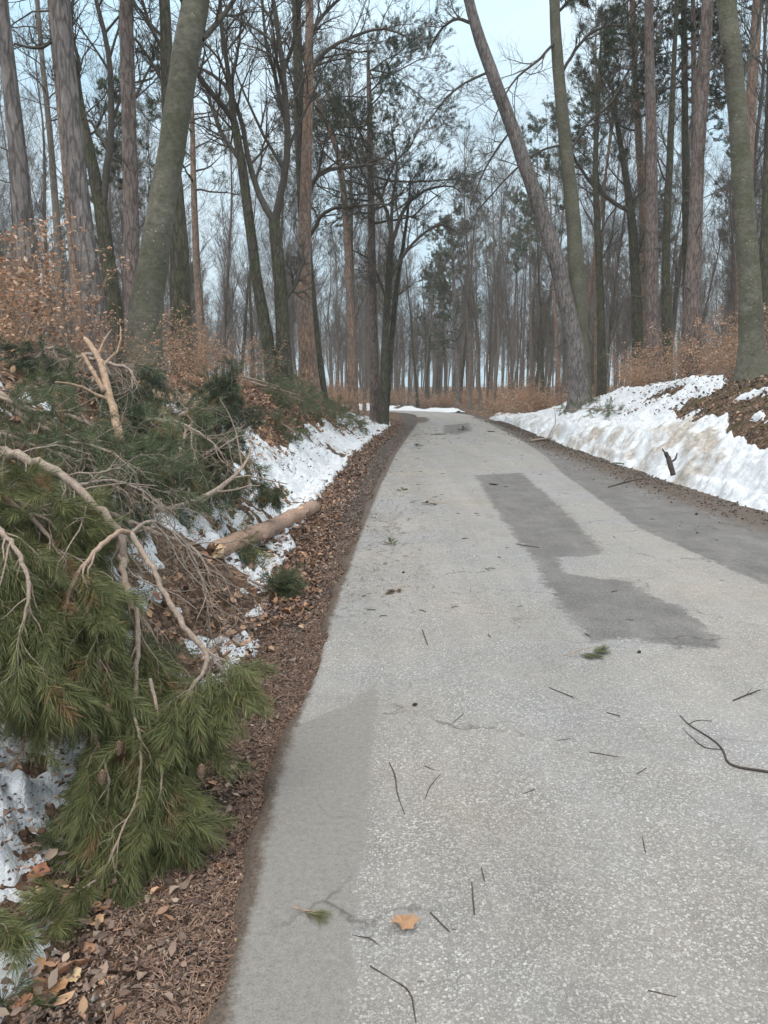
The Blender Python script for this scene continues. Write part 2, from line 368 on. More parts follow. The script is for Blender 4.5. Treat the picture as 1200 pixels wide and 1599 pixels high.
def terr(x, y):
    x = np.asarray(x, float); y = np.asarray(y, float)
    yy = np.maximum(y, 1.2)
    d = xl(yy) - x; e = x - xt(yy)
    HL = np.interp(yy, [0, 24, 31, 38, 46, 60], [1.65, 1.6, 1.0, .35, .15, .2])
    HR = np.interp(yy, [0, 18, 26, 32, 38, 46, 60], [1.75, 1.75, 1.5, 1.1, .5, .3, .45])
    dd = np.maximum(d - ds(yy) + .15, 0)
    L_ = np.interp(dd, [0, .5, .95, 1.9, 2.5, 4.5, 9, 40, 400], [-.03, -.02, .2, .84, 1.0, 1.12, 1.2, 1.5, 3])
    R_ = np.interp(np.maximum(e, 0), [0, .25, 1.9, 2.4, 4, 9, 40, 400], [0, .15, .96, 1.0, 1.06, 1.2, 1.6, 3])
    z = np.where(d > 0, L_ * HL, np.where(e > 0, R_ * HR, 0.))
    off = np.maximum(np.maximum(d, e), 0); rough = sstep(.1, 1.2, off)
    z = z + rough * ((fbm(x, y, .5, 4, 3) - .5) * .35 + (fbm(x, y, 3.5, 3, 9) - .5) * .10)
    z = z + sstep(.02, .3, np.maximum(d, e)) * (fbm(x, y, 14, 3, 5) - .5) * .035 * np.clip(1.4 - y * .05, .2, 1)
    b = sstep(44, 50, y); k = sstep(2.1, 4.5, dbend(x, y)) if np.any(y > 40) else 1.
    z = z * (1 - b) + b * (k * (.12 + (fbm(x, y, .12, 3, 2) - .45) * 1.6 * sstep(50, 90, y)) + np.clip((y - 60) * .012, 0, 3) * k)
    return np.where(off < .02, -.02, z) - .012
def hit(px, py, lift=0.):
    d = ray(px, py); t = np.concatenate([np.arange(1., 12, .01), np.arange(12, 90, .05)])
    p = np.array([0, 0, H])[None] + d[None] * t[:, None]
    g = np.maximum(terr(p[:, 0], p[:, 1]), 0) if False else terr(p[:, 0], p[:, 1])
    g = np.where((p[:, 0] > xl(p[:, 1])) & (p[:, 0] < xt(p[:, 1]) - .3), .0, g) + lift
    i = np.argmax(p[:, 2] <= g)
    return p[i] if p[i, 2] <= g[i] else p[-1]

def inpoly(x, y, poly):
    x = np.asarray(x); y = np.asarray(y); c = np.zeros(x.shape, bool); n = len(poly); dm = np.full(x.shape, 1e9)
    for i in range(n):
        (x0, y0), (x1, y1) = poly[i], poly[(i + 1) % n]
        with np.errstate(divide='ignore', invalid='ignore'):
            c ^= ((y0 > y) != (y1 > y)) & (x < (x1 - x0) * (y - y0) / (y1 - y0 + 1e-12) + x0)
        vx, vy = x1 - x0, y1 - y0; t = np.clip(((x - x0) * vx + (y - y0) * vy) / (vx * vx + vy * vy + 1e-12), 0, 1)
        dm = np.minimum(dm, np.hypot(x - x0 - t * vx, y - y0 - t * vy))
    return np.where(c, dm, -dm)           # signed distance, inside positive

def grid_faces(a, b):
    i = np.arange(a - 1)[:, None] * b; j = np.arange(b - 1)[None]
    return np.stack([i + j, i + j + 1, i + j + b + 1, i + j + b], -1).reshape(-1, 4)

# ground: one polar sheet round the camera
az = np.concatenate([np.linspace(-180, -42, 40)[:-1], np.linspace(-42, 40, 340), np.linspace(40, 180, 40)[1:]])
rr = .25 * np.exp(np.linspace(0, math.log(900 / .25), 620))
A, RR = np.meshgrid(np.radians(az), rr); GX, GY = RR * np.sin(A), RR * np.cos(A)
GZ = terr(GX, GY); yy = np.maximum(GY, 1.2)
d = xl(yy) - GX; e = GX - xt(yy)
soil = np.clip(np.where(d > 0, sstep(.75, .45, d / np.maximum(ds(yy), .2)) * 1., sstep(.25, -.2, e)), 0, 1)
moss = np.where(e > 0, .55, .15) * sstep(.4, 1.2, np.maximum(d, e))
a_, b_ = GX.shape
ground = mesh('ground', np.c_[GX.ravel(), GY.ravel(), GZ.ravel()], [grid_faces(a_, b_)[:, ::-1]], M['ground'],
              cols=np.c_[soil.ravel(), moss.ravel(), np.zeros(GX.size)])
tag(ground, kind='structure')

# road sheet
PA = [flat(*p)[:2] for p in [(742, 742), (815, 738), (850, 770), (885, 800), (938, 856), (950, 880), (1010, 925), (1065, 950), (1135, 1006), (1060, 1014), (1000, 998), (925, 1000), (885, 962), (850, 910), (838, 880), (800, 832), (770, 790)]]
PB = [flat(*p)[:2] for p in [(420, 1150), (500, 1118), (548, 1100), (592, 1062), (580, 1180), (578, 1250), (562, 1370), (545, 1640), (540, 2200), (150, 2200), (280, 1500), (370, 1210)]]
PD = [flat(*p)[:2] for p in [(690, 664), (735, 660), (742, 672), (715, 680), (688, 676)]]
PE = [flat(*p)[:2] for p in [(866, 868), (940, 868), (975, 905), (930, 905), (880, 895)]]
ys = np.concatenate([[-6, -3, -1, 0], 1.0 * np.exp(np.linspace(0, math.log(48), 420))]); us = np.linspace(0, 1, 150)
Xr, Yr = [], []
RY = np.repeat(ys[:, None], 150, 1); lo = xl(np.maximum(ys, 1.2)) - .06; hi = xt(np.maximum(ys, 1.2)) - .12
hi = np.where(ys > 38, np.interp(ys, [38, 48], [xt(38) - .12, 5.4]), hi); lo = np.where(ys > 44, np.interp(ys, [44, 48], [xl(44), 1.95]), lo)
RX = lo[:, None] + (hi - lo)[:, None] * us[None]
wob = (fbm(RX * 0, RY, 2.2, 6, 21) - .5) * .17; RX = RX + wob * (us[None] < .5) * (1 - us[None] * 2)
yc = np.maximum(RY, 1.2)
crk = np.clip(inpoly(RX, RY, PA) / .5 + .5, 0, 1) * (1 - .75 * np.clip(inpoly(RX, RY, PE) / .2 + .5, 0, 1))
rgt = np.clip((RX - xr(yc)) / .3 + .5, 0, 1)
dark = np.maximum.reduce([crk, rgt, np.clip(inpoly(RX, RY, PD) / .8 + .5, 0, 1) * .8])
worn = np.clip(inpoly(RX, RY, PB) / .16 + .5, 0, 1)
dl = RX - xl(yc); de = xt(yc) - RX
dirt = np.maximum(sstep(.10, -.08, dl - .06 * sstep(6, 14, RY)) * .95, sstep(2.0, .1, de) * .85)
dirt = np.maximum(dirt, sstep(30, 44, RY) * sstep(1.0, .2, dl) * .9)
RZ = .0 + (fbm(RX, RY, 1.2, 2, 4) - .5) * .006
RZ[:, 0] = -.06; RZ[:, -1] = -.06
road = mesh('road', np.c_[RX.ravel(), RY.ravel(), RZ.ravel()], [grid_faces(len(ys), 150)], M['road'], cols=np.c_[dark.ravel(), dirt.ravel(), worn.ravel()])
tag(road, kind='structure')
# the bend of the road beyond the woods' edge
T = nrm(np.gradient(BP, axis=0)); Nn = np.c_[-T[:, 1], T[:, 0]]; us = np.linspace(-1.75, 1.75, 12)
B3 = BP[:, None] + Nn[:, None] * us[None, :, None]
B3 = np.concatenate([B3, np.full(B3.shape[:2] + (1,), .012)], 2); B3[..., 2] += np.clip((B3[..., 1] - 60) * .012, 0, 3) * 0
rb = mesh('road', B3.reshape(-1, 3), [grid_faces(120, 12)[:, ::-1]], M['road'], cols=np.tile([[.15, .12, .0]], (120 * 12, 1)))
tag(rb, kind='structure')

# snow lying in the ditch and up the bank on the brush side
ys = 1.3 * np.exp(np.linspace(0, math.log(42 / 1.3), 520)); us = np.linspace(-.1, 2.7, 210)
SY = np.repeat(ys[:, None], 210, 1); SX = (xl(ys) - ds(ys))[:, None] - us[None]
wid = np.interp(ys, [0, 7, 10.5, 13, 20, 30, 42], [1.9, 2.4, 2.1, 1.15, 1.15, 1.5, 1.2])[:, None]
mk = np.minimum(sstep(-.08, .12, us)[None], 1 - sstep(.8, 1.1, us[None] / wid))
cov = np.interp(ys, [0, 3, 8, 11, 13, 30, 42], [.43, .44, .52, .53, .56, .55, .48])[:, None]
cov = cov - .45 * sstep(.9, 1.5, us)[None] * sstep(11, 8, ys)[:, None]
m_ = mk * cov + (fbm(SX, SY, 1.6, 5, 31) - .5) * 1.0 + (fbm(SX, SY, 9, 4, 41) - .5) * .75
thick = np.clip(m_ - .36, -.25, .30) * .32 + (fbm(SX, SY, 7, 4, 55) - .5) * .035 * sstep(.36, .5, m_)
SZ = terr(SX, SY) + thick
def sheet(name, X, Y, Z, keep, m, cols, label=None):
    Fq = grid_faces(*X.shape); k = keep.ravel()[Fq].any(1); Fq = Fq[k]
    u, inv = np.unique(Fq, return_inverse=True); V = np.c_[X.ravel(), Y.ravel(), Z.ravel()][u]
    return mesh(name, V, [inv.reshape(Fq.shape)], m, cols=cols[u])
dc = np.clip(.28 + (fbm(SX, SY, 2, 4, 61) - .5) * .8, 0, 1)
s1 = sheet('snow_patches', SX, SY, SZ, thick > -.02, M['snow'], np.c_[dc.ravel(), dc.ravel(), dc.ravel()])
tag(s1, kind='structure')

# ploughed snow bank on the other side
ys = 6 * np.exp(np.linspace(0, math.log(44 / 6), 480)); us = np.linspace(-.45, 3.6, 230)
SY = np.repeat(ys[:, None], 230, 1); SX = xt(ys)[:, None] + us[None]
def wpoly(px): return [tuple((hit(*p) if p[0] < 1290 else hit(1280, p[1]))[:2]) for p in px]
def proj(x, y, z):
    zc = y * math.cos(PITCH) - (z - H) * math.sin(PITCH); yc_ = y * math.sin(PITCH) + (z - H) * math.cos(PITCH)
    return 600 + F * x / zc, 799.5 - F * yc_ / zc
QX, QY = proj(SX, SY, terr(SX, SY))
free = inpoly(QX, QY, [(1145, 570), (1128, 604), (1100, 616), (1046, 640), (1066, 664), (1095, 657), (1138, 646), (1134, 684), (1154, 702), (1172, 716), (1400, 745), (1400, 560), (1200, 570)]) / 14
free = np.maximum(free, inpoly(QX, QY, [(1004, 628), (1040, 606), (1075, 600), (1050, 618)]) / 12)
free = np.minimum(free, -inpoly(QX, QY, [(1147, 627), (1172, 612), (1230, 596), (1230, 606), (1180, 620)]) / 8)
free = np.minimum(free, -inpoly(QX, QY, [(1172, 657), (1182, 648), (1193, 650), (1188, 656)]) / 6)
top = np.interp(ys, [6, 18, 30, 44], [2.6, 2.7, 2.4, 1.6])[:, None]
mk = np.minimum(sstep(-.4, .05, us)[None] * 1., 1 - sstep(.8, 1.15, us[None] / top))
mk = mk * (1 - sstep(-.25, .3, free + (fbm(SX, SY, 3.5, 4, 12) - .5) * 1.2) * .95)
n1 = fbm(SX, SY, 1.9, 5, 71); n2 = 1 - np.abs(fbm(SX, SY, 2.6, 4, 83) * 2 - 1)
uu = us[None] * np.ones_like(SX); el_ = fbm(SX * 1.6 + SY * .5, SY * .8 - SX * .3, 1.3, 5, 44)
m_ = mk * .74 + (n1 - .5) * .5 - .22 - .12 * sstep(.5, 1.6, uu) + (el_ - .5) * 1.1 * sstep(.3, 1.2, uu) + (fbm(SX, SY, 7, 4, 47) - .5) * .35
toe = .07 + .24 * sstep(1.1, .2, uu); ush = us[None] + (fbm(SX, SY, 1.1, 4, 66) - .5) * .9
thick = np.clip(m_ * 3, -.5, 1) * toe * .8 + sstep(0, .25, m_) * ((n2 - .7) * .22 * sstep(1.4, .2, uu) + (fbm(SX, SY, 2.8, 3, 91) - .5) * .26 * sstep(1.8, .4, uu) + (fbm(SX, SY, 9, 4, 92) - .5) * .10)
thick = thick * sstep(-.3, .12, ush) - .06 * sstep(38, 43, ys)[:, None] - .0 - .05 * (1 - sstep(-.45, -.2, us)[None])
SZ = np.maximum(terr(SX, SY), -.02) + thick
dc = sstep(1.1, .2, us)[None] * .45 * np.ones_like(SX) + .22 + (fbm(SX, SY, 2.6, 5, 15) - .5) * 2.2
dc = dc * .75 - .08 + .6 * np.exp(-(((QX - 1095 + 30 * (fbm(SX, SY, 2, 3, 6) - .5)) / 50) ** 2 + ((QY - 705) / 34) ** 2))
dc = dc - .7 * sstep(1110, 1150, QX)
s2 = sheet('snow_bank', SX, SY, SZ, thick > -.03, M['snowbank'], np.clip(np.c_[dc.ravel(), dc.ravel(), dc.ravel()], 0, 1))
tag(s2, kind='structure')
# snow along the outside of the bend
o = (BP[16:, None] + Nn[16:, None] * np.linspace(-1.9, -5.2, 50)[None, :, None]); SX, SY = o[..., 0], o[..., 1]
xs_ = np.linspace(-1.9, -5.2, 50)[None]
X2 = np.repeat(SX, 1, 0); th = (sstep(-1.8, -2.3, xs_) * (1 - sstep(-3.2, -4.6, xs_)) * .62 + (fbm(SX, SY, .9, 5, 5) - .5) * 1.6 - .30) * .6
s3 = sheet('snow_strip', SX, SY, terr(SX, SY) + np.clip(th, -.1, .4), th > -.05, M['snow'], np.full((SX.size, 3), .1)); tag(s3, kind='structure')

# ------------------------------------------------------------------ needles and leaves
def needles(g, O, D, Ls, n, ln, wd, c0, c1, droop=.12, spread=(14, 52)):
    """S shoots at O along D, needle-bearing length Ls; n needles each"""
    S = len(O)
    if S == 0: return
    D = nrm(D); Ls = np.broadcast_to(Ls, (S,)); t = RNG.random((S, n)) ** .8
    X = nrm(np.cross(D, RNG.normal(size=(S, 3)) + 1e-3)); Y = np.cross(D, X); ph = RNG.random((S, n)) * 2 * math.pi
    th = np.radians(spread[0] + (spread[1] - spread[0]) * (1 - t * .75) * (.5 + .5 * RNG.random((S, n))))
    Rd = X[:, None] * np.cos(ph)[..., None] + Y[:, None] * np.sin(ph)[..., None]
    nd = nrm(D[:, None] * np.cos(th)[..., None] + Rd * np.sin(th)[..., None])
    o = O[:, None] + D[:, None] * (t * Ls[:, None])[..., None]
    l = (ln * (.7 + .45 * RNG.random((S, n))))[..., None]
    mid = o + nd * l * .5; nd2 = nrm(nd + D[:, None] * .25 + np.array([0, 0, -droop]) + RNG.normal(size=nd.shape) * .06); tip = mid + nd2 * l * .5
    sw = nrm(np.cross(nd, RNG.normal(size=nd.shape))) * (wd * .5)
    V = np.stack([o - sw * .7, o + sw * .7, mid + sw, mid - sw, tip], 2).reshape(-1, 3)
    i = np.arange(S * n)[:, None] * 5
    u = np.clip(RNG.random((S, 1)) * .6 + RNG.random((S, n)) * .4, 0, 1)[..., None, None]
    C = (np.array(c0) * (1 - u) + np.array(c1) * u) * (.75 + .5 * RNG.random((S, n, 1, 1)))
    brn = (RNG.random((S, 1, 1, 1)) < .05) | (RNG.random((S, n, 1, 1)) < .03)
    C = np.where(brn, np.array([.22, .14, .07]) * (.7 + .5 * RNG.random((S, n, 1, 1))), C)
    C = np.repeat(C, 5, 2).reshape(-1, 3)
    g.add(V, np.concatenate([i + [[3, 2, 4]]]), i + [[0, 1, 2, 3]], C)

def leaves(g, O, D, Up, ln, wd, C, curl=.35):
    """n leaves at O, along D, facing Up; colours C (n,3). Six-point blades folded on the midrib"""
    n = len(O); D = nrm(D); Sd = nrm(np.cross(D, Up)); Un = np.cross(Sd, D)
    ln = np.broadcast_to(ln, (n,))[:, None]; wd = np.broadcast_to(wd, (n,))[:, None]
    cu = (RNG.random((n, 1)) * 2 - .6) * curl; c2 = (RNG.random((n, 1)) - .2) * curl * 1.2
    p0 = O; p3 = O + D * ln + Un * ln * c2
    m1 = O + D * ln * .38 + Un * ln * .06; m2 = O + D * ln * .72 + Un * ln * (.3 * c2)
    l1 = m1 + Sd * wd * .46 + Un * wd * cu; r1 = m1 - Sd * wd * .46 + Un * wd * cu * (.6 + .6 * RNG.random((n, 1)))
    l2 = m2 + Sd * wd * .36 + Un * wd * cu; r2 = m2 - Sd * wd * .36 + Un * wd * cu * .8
    V = np.stack([p0, l1, l2, p3, r2, r1, m1, m2], 1).reshape(-1, 3); i = np.arange(n)[:, None] * 8
    F3 = np.concatenate([i + [[0, 6, 1]], i + [[0, 5, 6]], i + [[2, 7, 3]], i + [[7, 4, 3]]])
    F4 = np.concatenate([i + [[1, 6, 7, 2]], i + [[6, 5, 4, 7]]])
    g.add(V, F3, F4, np.repeat(C, 8, 0))
def pal(n, cs, var=.25):
    cs = np.array(cs); c = cs[RNG.integers(0, len(cs), n)]; return c * (1 + var * (RNG.random((n, 1)) * 2 - 1))

# ------------------------------------------------------------------ trees
def crown_bare(g, tp, tr, nl, t0, t1, L1, ang=48, up=.25, m=(6, 6, 5), rmin=(.02, .009, .0045, .003), trop=.08, wob=.2, taper=.55):
    """limbs, branches and twigs on a trunk path tp (1,k,3)"""
    S, D, L, r, _ = kids(tp, tr, nl, t0, t1, ang, 1., np.array([L1]), .3, up, rmin[0], taper)
    p1, q1 = grow(S, D, L, r, np.full(len(r), rmin[1]), 7, wob * .8, trop); g.tubes(p1, q1, 5)
    crown_from(g, p1, q1, L, m, rmin, trop, wob)
def crown_from(g, p1, q1, L, m, rmin, trop=.08, wob=.2):
    S, D, L2, r, _ = kids(p1, q1, m[0] + 1, .2, 1, 45, .58, L, .6, .12, rmin[1], .4)
    p2, q2 = grow(S, D, L2, r, np.full(len(r), rmin[2]), 5, wob, trop); g.tubes(p2, q2, 3)
    S, D, L3, r, _ = kids(p2, q2, m[1], .15, 1, 42, .55, L2, .65, .08, rmin[2], .4)
    p3, q3 = grow(S, D, L3, r, np.full(len(r), rmin[3]), 4, wob, trop); g.tubes(p3, q3, 3)
    if m[2]:
        S, D, L4, r, _ = kids(p3, q3, m[2], .1, 1, 40, .6, L3, .7, .05, rmin[3], .3)
        p4, q4 = grow(S, D, L4, r, np.full(len(r), rmin[3] * .6), 3, wob, trop); g.tubes(p4, q4, 3)
    return p3
def crown_pine(gw, gn, tp, tr, nl, t0, t1, L1, up=.0, n=22, ln=.13, wd=.010, m=(7, 6), c0=(.022, .042, .022), c1=(.06, .085, .035), ang=75, trop=.06, taper=.35):
    S, D, L, r, _ = kids(tp, tr, nl, t0, t1, ang, 1., np.array([L1]), .4, up, .015, taper)
    p1, q1 = grow(S, D, L, r, np.full(len(r), .01), 7, .2, trop); gw.tubes(p1, q1, 4)
    S, D, L2, r, _ = kids(p1, q1, m[0], .3, 1, 50, .42, L, .6, .1, .008, .3)
    p2, q2 = grow(S, D, L2, r, np.full(len(r), .005), 5, .2, .06); gw.tubes(p2, q2, 3)
    S, D, L3, r, _ = kids(p2, q2, m[1], .3, 1, 45, .5, L2, .6, .15, .004, .3)
    p3, q3 = grow(S, D, L3, r, np.full(len(r), .003), 3, .15, .1); gw.tubes(p3, q3, 3)
    for pp, LL in ((p3, L3), (p2, L2)):
        d = nrm(pp[:, -1] - pp[:, -2]); l = np.minimum(LL * .6, .35) + .05
        needles(gn, pp[:, -1] - d * (l * .7)[:, None], d + [0, 0, .15], l, n, ln, wd, c0, c1, 0, (25, 75))

def flare(tp, tr, m=14, lobes=.12):
    return tp, tr
def tree_trunk(path, k=34, sides=14, flare=.35, lean_noise=.0):
    """path rows (x,y,z,r) from base to top -> tube arrays with a root flare"""
    q = smooth_path(path, k); h = q[:, 2] - q[0, 2]
    q[:, 3] *= 1 + flare * np.exp(-h / .35)
    q[1:-1, :2] += (RNG.random((k - 2, 2)) - .5) * q[1:-1, 3:4] * .10
    return q[None, :, :3], q[None, :, 3], sides
def trunk_mesh(tp, tr, sides, mt, root, base):
    g = Geo(); g.tubes(tp, tr, sides, rough=.018); return g.build('trunk', mt, root, base)

PINE_N = dict(c0=(.022, .045, .028), c1=(.07, .10, .05))
def hero(name, label, pts, Y, bk, top=18., crown=None, limbs=(), cat='tree', group=None, stubs=0, twigmat='branch', dY=None, rscale=.85):
    """pts from the top of the picture down to the base: (px, py, width in px). Limbs likewise, from the trunk outward."""
    rows = []
    for (px, py, wd) in pts:
        p, t = P(px, py, Y); rows.append([*p, wd * .5 / F * t * rscale])
    rows = rows[::-1]
    b = rows[0]; g0 = float(terr(b[0], b[1]))
    dirn = (np.array(rows[1][:2]) - np.array(b[:2])) / max(rows[1][2] - b[2], .3)
    if b[2] > g0:
        nb = np.array([*(np.array(b[:2]) - dirn * (b[2] - g0) * .6), g0 - .15, b[3] * 1.06]); rows = [list(nb)] + rows
    else:
        rows[0][2] = min(b[2], g0 - .1)
    e = np.array(rows[-1]); pv = np.array(rows[-2]); v = nrm(e[:3] - pv[:3])
    if top > e[2] + 1:
        hh = top - e[2]; mid = e[:3] + v * hh * .5; end = mid + nrm(v + [0, 0, .8]) * hh * .5
        rows += [[*mid, e[3] * .72], [*end, .02]]
    base = (float(rows[0][0]), float(rows[0][1]), g0)
    root = empty(name, base); tag(root, label, cat, group)
    tp, tr, sd = tree_trunk(rows, 40)
    trunk_mesh(tp, tr, sd, M[bk], root, base)
    gc = Geo(); gn = Geo(); L_ = []
    for lb in limbs:
        q = []
        n = len(lb); dy = RNG.normal() * .8
        for i, (px, py, wd) in enumerate(lb):
            p, t = P(px, py, Y + dy * i / n); q.append([*p, wd * (.36 if bk == 'dark' else .3) / F * t])
        q = smooth_path(q, 12); q[1:, :3] += (RNG.random((11, 3)) - .5) * q[1:, 3:4] * .5
        ll = np.linalg.norm(q[-1, :3] - q[0, :3]); L_.append((q, ll))
    for q, ll in L_:
        gl_ = Geo(); gl_.tubes(q[None, :, :3], q[None, :, 3], 7, rough=.03)
        crown_from(gl_, q[None, :, :3], q[None, :, 3], np.array([ll]), (9, 7, 5), (.012, .006, .0035, .0024), .05, .2)
        gl_.build('limb', M[twigmat], root, base)
    if crown:
        c = dict(crown); kind = c.pop('kind')
        if kind == 'bare': crown_bare(gc, tp, tr, **c)
        else: crown_pine(gc, gn, tp, tr, **c)
    if stubs:
        S, D, L, r, _ = kids(tp, tr, stubs, .12, .6, 80, 1., np.array([1.3]), .12, .05, .008, .2)
        p, q = grow(S, D, L, r, np.full(len(r), .003), 5, .25, .02); gc.tubes(p, q, 3)
        S, D, L, r, _ = kids(p, q, 3, .3, 1, 45, .5, L, .6, 0, .003, .2)
        p, q = grow(S, D, L, r, np.full(len(r), .002), 3, .25, .02); gc.tubes(p, q, 3)
    gc.build('crown', M[twigmat], root, base)
    gn.build('needles', M['needle'], root, base, colors=True)
    return root

bare = lambda nl, t0, L1, **k: dict(kind='bare', nl=nl, t0=t0, t1=.98, L1=L1, **k)
pinec = lambda nl, t0, L1, **k: dict(kind='pine', nl=nl, t0=t0, t1=.99, L1=L1, **k)

# ---- brush side, from the picture's edge towards the road
hero('pine_tree', 'tall grey pine trunk leaning in at the edge of the brush pile side', [(-2, -60, 22), (8, 60, 26), (24, 200, 30), (38, 350, 36), (50, 500, 42)], 10.5, 'pine_grey', 17, pinec(16, .7, 3.2), stubs=7)
hero('larch_tree', 'thin bare larch trunk with drooping side twigs between two grey pines', [(55, -40, 8), (66, 90, 9), (80, 230, 11), (92, 400, 14), (96, 520, 15)], 21, 'slim', 17, bare(16, .4, 1.8, ang=80, up=-.1, m=(6, 4, 0), trop=-.05))
hero('pine_tree', 'orange pine trunk mostly hidden behind the thick grey pine', [(78, -40, 16), (90, 100, 17), (104, 250, 18), (116, 400, 20), (128, 520, 22)], 17, 'pine_orange', 18, pinec(14, .75, 3))
hero('pine_tree', 'thick grey barked pine trunk behind the broken bough', [(88, -60, 38), (98, 60, 37), (112, 200, 36), (130, 350, 36), (146, 480, 40), (155, 560, 48)], 10.5, 'pine_grey', 18, pinec(16, .75, 3.4), stubs=5)
hero('oak_tree', 'dark forked tree between the grey pine and the red pine', [(118, 100, 12), (126, 170, 16), (140, 235, 20), (158, 330, 24), (172, 430, 28), (184, 540, 32)], 17, 'dark', 9,
     bare(6, .4, 2.2), [[(160, 335, 16), (170, 240, 15), (175, 150, 13), (168, 70, 11), (150, 0, 9), (140, -60, 6)], [(118, 100, 11), (100, 60, 9), (60, 75, 7), (22, 68, 4)], [(126, 110, 8), (112, 40, 7), (120, -40, 5)]])
hero('pine_tree', 'straight reddish purple pine trunk beside the leaning mossy beech', [(196, -60, 25), (199, 80, 26), (202, 220, 27), (206, 380, 28), (208, 520, 30)], 15.5, 'pine_red', 18, pinec(14, .8, 3), stubs=4)
hero('oak_tree', 'dark rough barked tree right behind the mossy beech', [(255, -50, 19), (260, 60, 21), (263, 170, 24), (272, 280, 29), (280, 380, 34), (284, 520, 38)], 16, 'dark', 17,
     bare(8, .4, 2.8), [[(262, 90, 9), (240, 50, 8), (222, 0, 6), (215, -50, 5)], [(262, 140, 8), (235, 95, 7), (212, 60, 5)]])
hero('beech_tree', 'thick mossy beech leaning right, forked at the top, behind the broken bough', [(315, -50, 46), (303, 20, 50), (287, 110, 50), (270, 220, 48), (252, 330, 50), (236, 430, 56), (226, 520, 62), (222, 585, 72)], 11, 'beech', 13,
     bare(8, .65, 3.5), [[(316, 60, 18), (335, 40, 14), (352, 20, 13), (372, -10, 11), (400, -60, 8)], [(290, 20, 16), (280, -20, 14), (268, -70, 12)]])
hero('pine_tree', 'thin orange pine seen between the mossy beech and the forked tree', [(296, 90, 6), (300, 170, 8), (303, 300, 11), (308, 420, 13), (316, 540, 15)], 29, 'pine_orange', 13.5, pinec(16, .62, 2.6, m=(6, 5)))
hero('hornbeam_tree', 'dark slanting tree whose limbs fan out to the sides above the leafy bank', [(366, 190, 14), (380, 270, 17), (390, 350, 18), (402, 440, 20), (416, 520, 22), (427, 600, 25)], 23, 'dark', 5,
     None, [[(366, 190, 13), (345, 160, 12), (318, 130, 11), (300, 95, 8), (285, 40, 5)], [(366, 190, 13), (358, 120, 11), (348, 60, 9), (343, -20, 7), (350, -70, 5)], [(375, 250, 10), (345, 205, 9), (325, 150, 7)], [(360, 140, 7), (372, 80, 6), (378, 20, 4)]])
hero('hornbeam_tree', 'dark upright tree with a broad fork next to the pale pine trunk', [(428, 345, 20), (434, 400, 23), (440, 480, 24), (446, 605, 30)], 23, 'dark', 6,
     None, [[(428, 345, 15), (404, 300, 13), (388, 250, 12), (378, 190, 10), (350, 130, 8), (310, 105, 6)], [(430, 345, 18), (444, 280, 16), (449, 200, 15), (443, 120, 13), (434, 50, 11), (420, -50, 9)],
            [(448, 190, 10), (430, 120, 9), (415, 60, 7), (408, -30, 5)], [(444, 110, 9), (462, 50, 8), (470, -40, 6)], [(444, 470, 12), (462, 440, 11), (474, 400, 9)]])
hero('oak_tree', 'tall dark trunk close behind the pale pine by the road', [(462, -50, 15), (465, 80, 17), (468, 200, 18), (474, 330, 20), (484, 460, 23), (500, 625, 28)], 26, 'dark', 19,
     bare(8, .4, 3.2), [[(470, 150, 10), (500, 90, 9), (545, 60, 7), (600, 45, 5), (640, 60, 3)], [(474, 330, 10), (500, 270, 9), (545, 262, 7), (600, 255, 4)], [(466, 90, 9), (500, 30, 8), (540, -10, 6)], [(478, 380, 9), (510, 330, 8), (560, 322, 6), (600, 318, 4)]])
hero('pine_tree', 'pale pinkish pine trunk standing straight above the snowy bank', [(484, -50, 13), (483, 80, 16), (480, 220, 19), (477, 350, 23), (476, 470, 28), (484, 612, 36)], 25, 'pine_orange', 21, pinec(14, .72, 3.2), stubs=6)
hero('pine_tree', 'slender orange pine with a side kink in front of the green crown', [(507, 185, 8), (528, 240, 10), (538, 310, 12), (544, 400, 13), (548, 500, 15), (552, 620, 17)], 31, 'pine_orange', 15, pinec(16, .62, 2.8, m=(6, 5)))
hero('pine_tree', 'pine with wide layered dark green crown beside the road', [(576, 120, 8), (578, 200, 11), (580, 320, 13), (582, 450, 15), (586, 620, 19)], 33, 'pine_red', 15.2,
     dict(kind='pine', nl=29, t0=.53, t1=.99, L1=5.4, m=(10, 8), n=32, ln=.13, wd=.012, c0=(.025, .045, .03), c1=(.065, .09, .055), ang=88, taper=.5, trop=.0))
hero('oak_tree', 'crooked dark oak at the roadside end of the snow, limbs over the road', [(612, 370, 10), (608, 430, 12), (603, 510, 13), (600, 590, 15), (598, 650, 17)], 32, 'dark', 8,
     bare(6, .5, 2.), [[(612, 370, 9), (600, 320, 8), (570, 290, 6), (530, 280, 4)], [(612, 380, 9), (630, 330, 8), (660, 300, 6), (700, 290, 4), (720, 300, 2)], [(607, 440, 8), (630, 400, 7), (655, 370, 6), (690, 350, 4), (715, 365, 2)], [(611, 375, 8), (613, 320, 7), (620, 260, 5), (612, 200, 3)], [(605, 470, 6), (580, 410, 5), (550, 390, 3)]])
hero('oak_tree', 'smaller dark tree twinned with the crooked roadside oak', [(628, 395, 7), (620, 450, 9), (613, 520, 11), (607, 600, 10), (603, 652, 11)], 32.6, 'dark', 10, bare(10, .4, 2.6))
